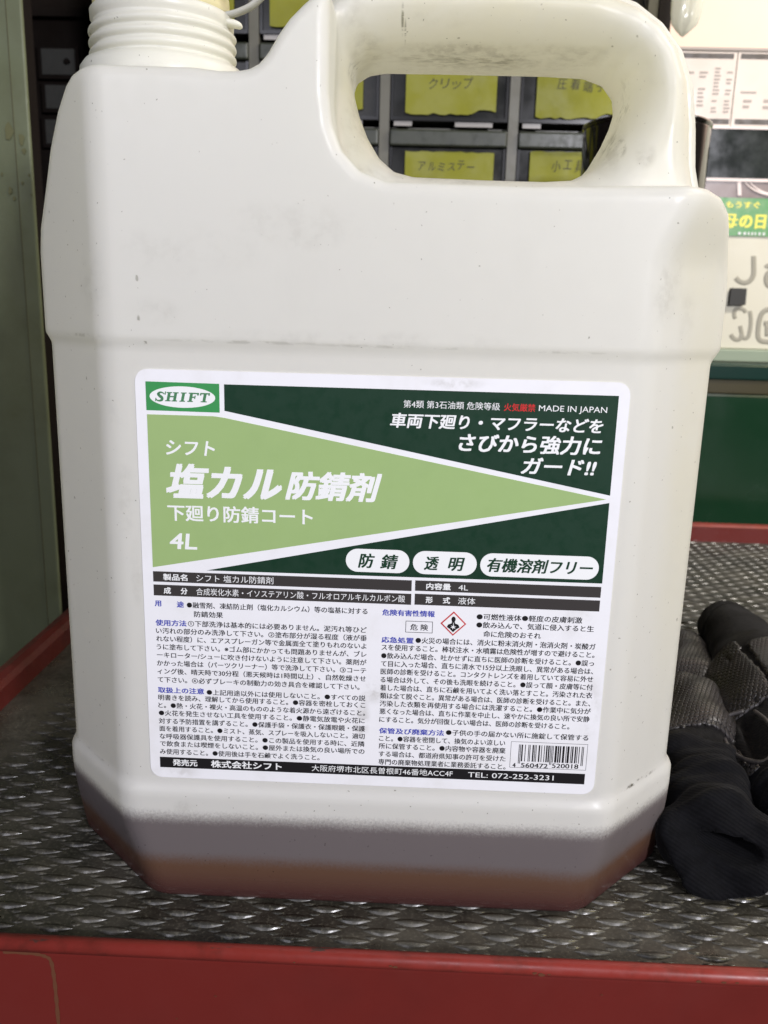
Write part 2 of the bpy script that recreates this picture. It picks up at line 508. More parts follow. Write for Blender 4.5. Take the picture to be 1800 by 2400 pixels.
def text_mesh(body, x0, x1, zc, em, weight, y, shear=0.0, squash=1.0):
    """verts, faces of a line of type laid in the x-z plane (mm), centred on height zc"""
    cu = bpy.data.curves.new('type', 'FONT')
    cu.body = body; cu.size = 1.0; cu.resolution_u = 3; cu.shear = shear
    ob = bpy.data.objects.new('type', cu)
    COL.objects.link(ob)
    dg = bpy.context.evaluated_depsgraph_get()
    me = bpy.data.meshes.new_from_object(ob.evaluated_get(dg))
    n = len(me.vertices)
    co = np.zeros(n * 3); me.vertices.foreach_get('co', co); co = co.reshape(-1, 3)
    faces = [list(p.vertices) for p in me.polygons]
    bpy.data.objects.remove(ob); bpy.data.curves.remove(cu); bpy.data.meshes.remove(me)
    if n == 0: return np.zeros((0, 3)), []
    mx, mn = co[:, 0].max(), co[:, 0].min()
    w = max(weight * (3.4 if weight < 0.02 else 1.45), 0.0) * em * 0.5
    k = (x1 - x0 - 2 * w) / max(mx - mn, 1e-6)
    vx = x0 + w + (co[:, 0] - mn) * k; vz = zc + (co[:, 1] - 0.365) * em * squash
    if w <= 0: offs = [(0, 0)]
    elif w * 2 < 0.05: offs = [(-w, 0), (w, 0)]
    else: offs = [(-w, -w * .7), (w, -w * .7), (w, w * .7), (-w, w * .7), (0, 0)]
    V = []; F = []
    for i, (dx, dz) in enumerate(offs):
        V.append(np.stack([vx + dx, np.full(n, y - 0.006 * i), vz + dz], 1))
        F += [[q + i * n for q in f] for f in faces]
    return np.concatenate(V), F


def join(parts):
    V = []; F = []; n = 0
    for v, f in parts:
        V.append(v); F += [[i + n for i in q] for q in f]; n += len(v)
    return np.concatenate(V), F


# ------------------------------------------------------------------ implicit surfaces -> meshes
def surface_net(fn, lo, hi, h, iters=2):
    xs = [np.arange(lo[i], hi[i] + h, h) for i in range(3)]
    G = fn(*np.meshgrid(*xs, indexing='ij'))
    neg = G < 0
    nx, ny, nz = G.shape
    acc = np.zeros((nx - 1, ny - 1, nz - 1, 3)); cnt = np.zeros((nx - 1, ny - 1, nz - 1))
    for ax in range(3):
        sl0 = [slice(None)] * 3; sl1 = [slice(None)] * 3
        sl0[ax] = slice(0, -1); sl1[ax] = slice(1, None)
        a = G[tuple(sl0)]; b = G[tuple(sl1)]
        cr = (neg[tuple(sl0)] != neg[tuple(sl1)])
        I = np.argwhere(cr)
        t = a[cr] / (a[cr] - b[cr])
        P = I.astype(float); P[:, ax] += t
        o1, o2 = [k for k in range(3) if k != ax]
        for d1 in (0, -1):
            for d2 in (0, -1):
                C = I.copy(); C[:, o1] += d1; C[:, o2] += d2
                ok = np.all((C >= 0) & (C < np.array([nx - 1, ny - 1, nz - 1])), axis=1)
                c = C[ok]
                np.add.at(acc, (c[:, 0], c[:, 1], c[:, 2]), P[ok])
                np.add.at(cnt, (c[:, 0], c[:, 1], c[:, 2]), 1)
    used = cnt > 0
    idx = -np.ones(cnt.shape, dtype=int); idx[used] = np.arange(used.sum())
    V = acc[used] / cnt[used][:, None]
    V = V * h + np.array([x[0] for x in xs])
    F = []
    for ax in range(3):
        sl0 = [slice(None)] * 3; sl1 = [slice(None)] * 3
        sl0[ax] = slice(0, -1); sl1[ax] = slice(1, None)
        n0 = neg[tuple(sl0)]; n1 = neg[tuple(sl1)]
        I = np.argwhere(n0 != n1)
        o1, o2 = (ax + 1) % 3, (ax + 2) % 3
        ok = (I[:, o1] > 0) & (I[:, o2] > 0) & (I[:, o1] < G.shape[o1] - 1) & (I[:, o2] < G.shape[o2] - 1)
        I = I[ok]
        ins = n0[I[:, 0], I[:, 1], I[:, 2]]
        q = []
        for d1, d2 in ((0, 0), (-1, 0), (-1, -1), (0, -1)):
            C = I.copy(); C[:, o1] += d1; C[:, o2] += d2
            q.append(idx[C[:, 0], C[:, 1], C[:, 2]])
        q = np.stack(q, 1)
        q[~ins] = q[~ins][:, ::-1]
        F.append(q)
    F = np.concatenate(F)
    F = F[(F >= 0).all(1)]
    e = 0.05
    for _ in range(iters):
        f0 = fn(V[:, 0], V[:, 1], V[:, 2])
        g = np.stack([fn(V[:, 0] + e * (i == 0), V[:, 1] + e * (i == 1), V[:, 2] + e * (i == 2)) - f0 for i in range(3)], 1) / e
        g2 = np.maximum((g * g).sum(1), 0.2)
        V = V - np.clip(f0 / g2, -h * 0.5, h * 0.5)[:, None] * g
    return V, F


def net_object(name, V, F, material, parent=None):
    me = bpy.data.meshes.new(name)
    me.vertices.add(len(V)); me.vertices.foreach_set('co', (V * S).astype(np.float32).ravel())
    me.loops.add(len(F) * 4); me.loops.foreach_set('vertex_index', F.astype(np.int32).ravel())
    me.polygons.add(len(F))
    me.polygons.foreach_set('loop_start', np.arange(0, len(F) * 4, 4, dtype=np.int32))
    me.update(calc_edges=True); me.validate()
    return link_mesh(name, me, material, parent, smooth=True)


def smax(a, b, k):
    h = np.clip(0.5 + 0.5 * (a - b) / k, 0, 1)
    return b + (a - b) * h + k * h * (1 - h)


def smin(a, b, k): return -smax(-a, -b, k)


def sst(a, b, x):
    t = np.clip((x - a) / (b - a), 0, 1)
    return t * t * (3 - 2 * t)


def polysd(pts, X, Z):
    pts = np.array(pts, float)
    d = np.full(X.shape, 1e18); s = np.ones(X.shape)
    n = len(pts); j = n - 1
    for i in range(n):
        ex, ez = pts[j] - pts[i]
        wx, wz = X - pts[i][0], Z - pts[i][1]
        t = np.clip((wx * ex + wz * ez) / (ex * ex + ez * ez), 0, 1)
        d = np.minimum(d, (wx - ex * t) ** 2 + (wz - ez * t) ** 2)
        c1 = Z >= pts[i][1]; c2 = Z < pts[j][1]; c3 = ex * wz > ez * wx
        flip = (c1 & c2 & c3) | (~c1 & ~c2 & ~c3)
        s = np.where(flip, -s, s)
        j = i
    return s * np.sqrt(d)


# ------------------------------------------------------------------ the tray, its mat and the bench behind
tray = empty('tool_tray', (0, 200, -6))
tag(tray, 'red enamelled metal tray with raised rims under the milky jug', 'tray')
b = B().box(-184, 430, -24, 474, -14, -2)
b.build('tray_floor', M['red'], tray)
pf = [(-24.8, -2), (-24.7, 2.8), (-25.2, 3.9), (-26.2, 4.3), (-27.4, 4.1), (-28.2, 3.4), (-28.6, 2.3), (-28.7, 1.4)]
prof = pf + [(-28.8, 0.4), (-28.8, -70), (-25.2, -70), (-25.2, -4)]
o = B().prism(prof, 'x', -199, 432).build('front_panel', M['red'], tray)
edge = [(-24.4, 2.9), (-24.9, 4.1), (-26.1, 4.65), (-27.6, 4.45), (-28.55, 3.6), (-28.98, 2.4), (-29.05, 1.3), (-28.7, 1.2), (-28.3, 2.3), (-27.3, 3.7), (-26.2, 3.8), (-25.2, 3.2)]
B().prism(edge, 'x', -199.2, 432.2).build('front_edge', M['red_edge'], tray, smooth=True)
lp = [(-183.2, -2), (-183.6, 9), (-185.5, 11.6), (-189, 12.4), (-193, 11.6), (-196, 8), (-198, -70), (-193, -70), (-193, -2)]
B().prism(lp, 'y', -22, 482).build('side_rim', M['red_shaded'], tray)
rp = [(-p[0] + 244, p[1]) for p in lp]
B().prism(rp, 'y', -22, 482).build('side_rim', M['red'], tray)
bp = [(470, -2), (470.3, 12.2), (471.5, 14.2), (476, 14.6), (480, 13), (481, -70), (476, -70), (476, -2)]
B().prism(bp, 'x', -190, 430).build('back_rim', M['red'], tray)
B().prism([(470.1, 12.6), (471.2, 14.6), (476, 15.1), (480, 13.6), (476, 13.2), (472, 12.8)], 'x', -190, 430).build('back_edge', M['red_edge'], tray)
pts = catmull([(-112, 0, 1.0), (-104, 0, 0.9), (-100.0, 0, 0.2), (-98.2, 0, -1.4), (-97.6, 0, -6.9), (-97.4, 0, -14), (-97.3, 0, -24), (-97, 0, -60)], 6)
v = []; f = []
for i, p in enumerate(pts):
    w = 0.55 + 0.12 * math.sin(i * 1.7)
    d = (pts[min(i + 1, len(pts) - 1)] - pts[max(i - 1, 0)]).normalized()
    v += [(p.x - d.z * w, -28.95, p.z + d.x * w), (p.x + d.z * w, -28.95, p.z - d.x * w)]
    if i: f.append([2 * i - 2, 2 * i - 1, 2 * i + 1, 2 * i])
mesh('scratch_line', v, f, M['brownline'], tray)
rr = random.Random(3)
v = []; f = []
for (cx, cz, r) in [(1.3, 2.2, .8), (0, 2.5, .5), (42.7, 2.0, 1.0), (40.8, 2.3, .7), (45, 2.1, .5), (87, 2.1, .8), (94, 2.2, .8), (97.7, 2.2, .6), (-27.6, 2.2, .4), (60.3, -3.9, .35), (-50.4, -10.6, .35), (20, 1.9, .3), (-62, -19, .3)]:
    n = len(v); K = 9
    y = -29.15
    v += [(cx + r * rr.uniform(.6, 1.3) * math.cos(2 * math.pi * k / K), y, cz + r * .55 * rr.uniform(.6, 1.3) * math.sin(2 * math.pi * k / K)) for k in range(K)]
    f.append([n + k for k in range(K)])
mesh('paint_chips', v, f, M['brownline'], tray)

# mat: one sheet with raised almond bumps
PX, PY = 18.0, 9.1
V = []; F = []
x0, x1, y0, y1 = -183.5, 427, -24.5, 469.5
V += [(x0, y0, 0), (x1, y0, 0), (x1, y1, 0), (x0, y1, 0), (x0, y0, -1.9), (x1, y0, -1.9), (x1, y1, -1.9), (x0, y1, -1.9)]
F += [[0, 1, 2, 3], [4, 7, 6, 5], [0, 4, 5, 1], [1, 5, 6, 2], [2, 6, 7, 3], [3, 7, 4, 0]]


def almond(cx, cy, a, bb, h, ns, nt, skew):
    n = len(V)
    for i in range(ns + 1):
        s = -1 + 2 * i / ns
        w = bb * (1 - abs(s) ** 1.7)
        for j in range(nt + 1):
            t = -1 + 2 * j / nt
            z = h * (1 - s * s) ** 0.8 * (1 - abs(t) ** 2.2) * (1 - 0.25 * t * skew)
            V.append((cx + s * a, cy + t * w - 0.25 * w, z - 0.02))
    for i in range(ns):
        for j in range(nt):
            p = n + i * (nt + 1) + j
            F.append([p, p + nt + 1, p + nt + 2, p + 1])


rr = random.Random(5)
for i in range(-4, 34 * 2):
    for j in range(-4, 110):
        cx = -120.1 + i * 9.0
        cy = -8.2 + j * 4.55
        if (i + j) % 2: continue
        if not (x0 + 9 < cx < x1 - 9 and y0 + 3 < cy < y1 - 3): continue
        near = cy < 130
        hh = 1.05 * rr.uniform(0.85, 1.1)
        almond(cx, cy + .2, 5.9, 1.6, hh, 10 if near else 6, 8 if near else 5, 1.0)
        if near and cx < 130:
            almond(cx + 3.3, cy - 2.5, 2.3, 0.75, .5, 4, 4, 0)
            almond(cx - 3.2, cy - 2.6, 2.0, 0.65, .45, 4, 4, 0)
mm = mesh('embossed_mat', V, F, M['mat'], None, smooth=True)
me = mm.data
me.polygons.foreach_set('use_smooth', [False] * 6 + [True] * (len(me.polygons) - 6))
tag(mm, 'dark embossed mat with almond shaped bumps lining the red tray', 'mat')

bench = B().box(-700, 900, 484, 1080, -40, -10).build('workbench', M['bench'])
tag(bench, 'dark workbench top carrying the drawer cabinet behind the tray', 'workbench')
fl = B().box(-3000, 3000, -2500, 1095, -820, -800).build('floor', M['floor']); tag(fl, kind='structure')
wl = B().box(-1200, 3000, 1100, 1120, -800, 2200).build('wall', M['wall']); tag(wl, kind='structure')
cart = B().box(-192, 426, -20, 474, -798, -72).build('cart_body', M['red'], tray)
B().box(-690, -640, 500, 1070, -800, -41).build('leg_frame', M['bench'], bench)
B().box(840, 890, 500, 1070, -800, -41).build('leg_frame', M['bench'], bench)

# ------------------------------------------------------------------ the jug
XC = -9.8
body_poly = [(-112.4, -30), (-112.4, 198), (-111.4, 205), (-107.4, 216), (-104.0, 226), (-99.4, 235), (-95.0, 240.6), (-92.0, 242.6), (-88, 243.3),
             (-58, 243.0), (-51, 242.3), (-46.5, 242.4), (-43.5, 242.9), (-41.0, 244.2), (-38.9, 246.4), (-36.0, 251), (-33.2, 254.6), (-29.6, 258.0), (-25.4, 261.2), (-23.8, 262.2),
             (-23.6, 258), (-23.6, 238), (-22.5, 230), (-20, 224), (-15, 219), (-8, 216.6), (30, 216.2), (70, 217.2),
             (77, 217.3), (82.5, 215.9), (86.6, 212.5), (89.0, 207.5), (91.0, 202), (92.6, 197), (93.2, 190), (93.2, 172), (92.2, 170), (92.2, 42), (92.6, 38), (92.6, -30)]
hole_poly = [(-20.2, 250.5), (-19, 253.8), (-15.8, 255.8), (-11, 256.6), (10, 256.7), (40, 256.6), (52, 256.2), (57.5, 254.4), (60.4, 251),
             (61.1, 247), (60, 242.5), (57.7, 236.8), (53.9, 230), (51, 226.6), (46.5, 224.4), (38, 223.8), (20, 223.9), (-1, 224.3), (-6.5, 225.6),
             (-11, 229.2), (-14.8, 235), (-17.8, 242)]
tube_poly = [(-40, 205), (-40, 262), (-36, 270), (-30, 276), (-22, 280), (0, 281.5), (30, 281), (50, 279.5), (63.6, 275.0), (72, 269.5), (78.6, 262),
             (82.9, 252), (84.9, 240), (86, 229), (88, 222), (90.6, 214), (91, 200), (60, 198)]


def make_fn(inset=0.0):
    def fn(X, Y, Z):
        u = np.abs(X - XC)
        yy = np.minimum(Y, 100 - Y)
        up = sst(171.5, 175.5, Z); ft = 1 - sst(36.5, 41.5, Z)
        o = np.maximum(up, ft)
        if X.ndim == 3:
            bp2 = polysd(body_poly, X[:, 0, :], Z[:, 0, :])[:, None, :] + 0 * X
            tp = polysd(tube_poly, X[:, 0, :], Z[:, 0, :])[:, None, :] + 0 * X
            hp = polysd(hole_poly, X[:, 0, :], Z[:, 0, :])[:, None, :] + 0 * X
        else:
            bp2 = polysd(body_poly, X, Z); tp = polysd(tube_poly, X, Z); hp = polysd(hole_poly, X, Z)
        side = bp2 + 2.0 * (1 - o) - 0.3
        taper = 1.2 * (1 - sst(0, 9, Z)) ** 2
        side = side + taper * 0.6
        front = -yy - (1.2 + 0.7 * ft) * o + taper * 0.5
        c = 76.0 - 1.4 * (1 - o) - (6.5 + 2.5 * (X < XC)) * (1 - sst(-6, 34, Z))
        rt = sst(196, 217, Z) * np.where(X > XC, 7.0, 0.0)
        ch = (u - c - rt - yy) * 0.7071
        f = smax(smax(side, front, 4.0), ch, 3.6)
        f = smax(f, -Z, 2.6)
        # handle tube
        d_in = np.maximum(hp, 0.0); d_out = np.maximum(-tp, 0.0)
        R = 13.0
        a = np.clip(d_in / R, 0, 1); bq = np.clip((d_out - 5.2) / 10.5, 0, 1)
        Hh = 3.2 + 24.8 * np.sqrt(np.clip(1 - (1 - a) ** 2, 0, 1)) * np.sqrt(np.clip(1 - (1 - bq) ** 2, 0, 1) + 1e-4)
        slope = 1.0 + 1.3 * (1 - np.minimum(a, bq))
        ft_ = (np.abs(Y - 50) - Hh) / slope
        t = smax(smax(ft_, tp, 1.6), -hp, 2.2)
        f = smin(f, t, 3.5)
        f = smax(f, -hp, 2.5)
        return f + inset
    return fn


jug = empty('plastic_jug', (-9, 50, 0))
tag(jug, 'milky white plastic four litre jug with green label and side handle', 'jug')
V_, F_ = surface_net(make_fn(), (-114, -5, -4), (97, 105, 287), 1.3, 3)
body = net_object('jug_body', V_, F_, M['poly'], jug)


def liq_fn(X, Y, Z):
    return smax(make_fn(1.3)(X, Y, Z), Z - 28.6, 1.5)


V_, F_ = surface_net(liq_fn, (-114, -5, -4), (97, 105, 34), 1.7, 3)
net_object('liquid', V_, F_, M['liquid'], jug)

# neck with a raised helical thread
NXC, NYC = -79.0, 50.0


def lathe(name, rz, material, parent, seg=96, cx=NXC, cy=NYC, helix=None, smooth=True):
    v = []; f = []
    n = len(rz)
    for i in range(seg):
        t = 2 * math.pi * i / seg
        for r, z in rz:
            rr_ = r if helix is None else r + helix(t, z)
            v.append((cx + rr_ * math.cos(t), cy + rr_ * math.sin(t), z))
    for i in range(seg):
        i2 = (i + 1) % seg
        for k in range(n - 1):
            f.append([i * n + k, i2 * n + k, i2 * n + k + 1, i * n + k + 1])
    if rz[0][0] > 0.01 and rz[0] != rz[-1]:
        f.append([i * n for i in reversed(range(seg))]); f.append([i * n + n - 1 for i in range(seg)])
    return mesh(name, v, f, material, parent, smooth)


def thread(t, z):
    # t: angle, 0 = towards +x; the front (-y) half drops from left to right
    ph = (z - 255.6 + 3.1 * ((t + math.pi) % (2 * math.pi)) / (2 * math.pi) * -1 + 0.9) / 3.1
    win = min(1, max(0, (z - 253.5) / 1.0)) * min(1, max(0, (265.2 - z) / 1.2))
    b_ = abs(math.sin(math.pi * ph)) ** 1.0
    return 1.35 * (b_ ** 0.9) * win


rz = [(21.0, 244)] + [(20.7, 250 + i * 0.35) for i in range(46)] + [(21.3, 266.4), (21.4, 268.6), (20.8, 269.3), (19.6, 269.5)]
neck = lathe('threaded_neck', rz, M['poly_neck'], jug, 128, helix=thread)
col = lathe('spout_collar', [(19.2, 268.6), (20.2, 269.0), (20.5, 270.0), (20.4, 271.4), (19.9, 271.9), (19.8, 272.5), (20.1, 273.0), (20.0, 274.5), (19.0, 276.5), (16.5, 277.5), (15.6, 279), (15.2, 300)], M['cream'], jug)
sp = B().tube([(-64.2, 42, 272.5), (-64.2, 42, 300)], 1.6, 10)
sp.build('spout_rib', M['poly_neck'], jug, True)
pts = catmull([(-62, 47, 268.9), (-59.3, 47, 269.0), (-55.7, 47, 269.8), (-51.8, 47, 271.4), (-49.1, 47, 273.4), (-47.2, 47, 275.6), (-46.0, 47, 281), (-48, 48, 290)], 6)
B().tube([tuple(p) for p in pts], 0.85, 10, 2.6).build('cap_strap', M['strap'], jug, True)
o = B()
o.tube([tuple(p) for p in catmull([(-61, 47, 266.5), (-58.5, 47, 266.9), (-56, 47, 266.6), (-54.2, 47, 265.9)], 4)], [1.0, 1.1, 1.1, 1.1, 1.1, 1.1, 1.1, 1.1, 1.05, 1, .9, .7, .35], 10, 2.4)
o.build('pull_tab', M['poly_neck'], jug, True)
# low moulded collar at the foot of the neck
lathe('neck_collar', [(17, 241), (23.8, 242), (25.0, 248), (24.9, 252.5), (23.6, 254.3), (20.5, 255.0)], M['poly_neck'], jug, 96)


# ------------------------------------------------------------------ the label
LY = -0.30


def rrect(x0, x1, z0, z1, r, n=6):
    p = []
    for cx, cz, a0 in ((x1 - r, z0 + r, -90), (x1 - r, z1 - r, 0), (x0 + r, z1 - r, 90), (x0 + r, z0 + r, 180)):
        for k in range(n + 1):
            a = math.radians(a0 + 90 * k / n)
            p.append((cx + r * math.cos(a), cz + r * math.sin(a)))
    return p


def flat(pts, y, name, material, parent, depth=0.06):
    return B().poly(pts, y, depth).build(name, material, parent)


label = flat(rrect(-76.0, 60.0, 41.9, 166.6, 3.6), LY, 'label', M['paper'], jug, 0.28)
label['label'] = 'white printed label with green wedge and dense black text'
y1_ = LY - 0.05; y2_ = LY - 0.10; y3_ = LY - 0.15
flat([(-73.05, 155.25), (-52.55, 155.15), (-52.55, 163.1), (-73.05, 163.2)], y1_, 'logo_block', M['ink_logo'], label)
ell = [(-62.85 + 9.15 * math.cos(2 * math.pi * k / 48), 159.15 + 2.95 * math.sin(2 * math.pi * k / 48)) for k in range(48)]
flat(ell, y2_, 'logo_oval', M['ink_W'], label)
flat([(-72.95, 154.1), (-72.95, 109.6), (56.0, 134.05), (-51.3, 153.75), (-54.3, 154.1)], y1_, 'green_wedge', M['ink_light'], label)
flat([(-51.2, 155.7), (56.95, 135.2), (56.95, 163.0), (-51.2, 163.0)], y1_, 'dark_panel', M['ink_dark'], label)
flat([(-57.2, 109.2), (56.95, 109.4), (56.95, 133.1)], y1_, 'dark_panel', M['ink_dark'], label)
for a, c in ((-16.8, 1.5), (2.5, 20.8), (21.8, 55.6)):
    flat(rrect(a, c, 110.4, 117.3, 3.44, 8), y2_, 'white_badge', M['ink_W'], label)
for a, c in ((-72.95, 2.4), (3.4, 56.8)):
    flat([(a, 105.25), (c, 105.1), (c, 108.35), (a, 108.4)], y1_, 'heading_bar', M['ink_bar'], label)
    flat([(a, 101.0), (c, 100.9), (c, 104.25), (a, 104.35)], y1_, 'heading_bar', M['ink_bar'], label)
flat([(-73, 45.3), (56.95, 45.3), (56.95, 48.8), (-73, 48.8)], y1_, 'maker_bar', M['ink_K'], label)

# serif italic logo letters
def sh(p, z0=157.85): return [(q[0] + (q[1] - z0) * 0.22, q[1]) for q in p]


zb, zt = 157.9, 160.45
lt = B()
def stem(x, w=0.78):
    lt.poly(sh([(x, zb), (x + w, zb), (x + w, zt), (x, zt)]), y3_)
    for z0, z1 in ((zb, zb + .28), (zt - .28, zt)):
        lt.poly(sh([(x - .38, z0), (x + w + .38, z0), (x + w + .38, z1), (x - .38, z1)]), y3_ - 0.02)
stem(-67.35); stem(-65.55); lt.poly(sh([(-66.6, 159.05), (-65.5, 159.05), (-65.5, 159.4), (-66.6, 159.4)]), y3_ - .03)
stem(-63.35)
stem(-61.15); lt.poly(sh([(-60.5, 160.1), (-58.75, 160.1), (-58.75, 160.45), (-60.5, 160.45)]), y3_ - .03)
lt.poly(sh([(-59.15, 159.75), (-58.7, 159.75), (-58.7, 160.4), (-59.15, 160.4)]), y3_ - .04)
lt.poly(sh([(-60.5, 159.05), (-59.6, 159.05), (-59.6, 159.38), (-60.5, 159.38)]), y3_ - .03)
lt.poly(sh([(-59.75, 158.75), (-59.5, 158.75), (-59.5, 159.7), (-59.75, 159.7)]), y3_ - .04)
lt.poly(sh([(-57.35, zb), (-56.55, zb), (-56.55, zt), (-57.35, zt)]), y3_)
lt.poly(sh([(-57.8, zb), (-56.1, zb), (-56.1, zb + .28), (-57.8, zb + .28)]), y3_ - .02)
lt.poly(sh([(-58.35, 160.1), (-55.65, 160.1), (-55.65, 160.47), (-58.35, 160.47)]), y3_ - .03)
for x in (-58.35, -56.0): lt.poly(sh([(x, 159.75), (x + .35, 159.75), (x + .35, 160.4), (x, 160.4)]), y3_ - .04)
spine = catmull([(-67.85, 0, 159.85), (-68.3, 0, 160.22), (-69.0, 0, 160.3), (-69.55, 0, 159.85), (-69.1, 0, 159.3), (-68.6, 0, 158.9), (-68.55, 0, 158.3), (-69.2, 0, 158.0), (-69.9, 0, 158.1), (-70.3, 0, 158.55)], 5)
n = len(lt.v); wd = []
for i, p in enumerate(spine):
    d = (spine[min(i + 1, len(spine) - 1)] - spine[max(i - 1, 0)]).normalized()
    t = i / (len(spine) - 1); w = 0.14 + 0.28 * math.sin(math.pi * t) ** 2
    lt.v += [(p.x - d.z * w, y3_, p.z + d.x * w), (p.x + d.z * w, y3_, p.z - d.x * w)]
    if i: lt.f.append([n + 2 * i - 2, n + 2 * i - 1, n + 2 * i + 1, n + 2 * i])
lt.poly([(-67.75, 159.7), (-67.5, 159.7), (-67.35, 160.6), (-67.6, 160.6)], y3_ - .02)
lt.poly([(-70.5, 157.85), (-70.25, 157.85), (-70.1, 158.75), (-70.35, 158.75)], y3_ - .02)
lt.build('logo_lettering', M['ink_letter'], label)

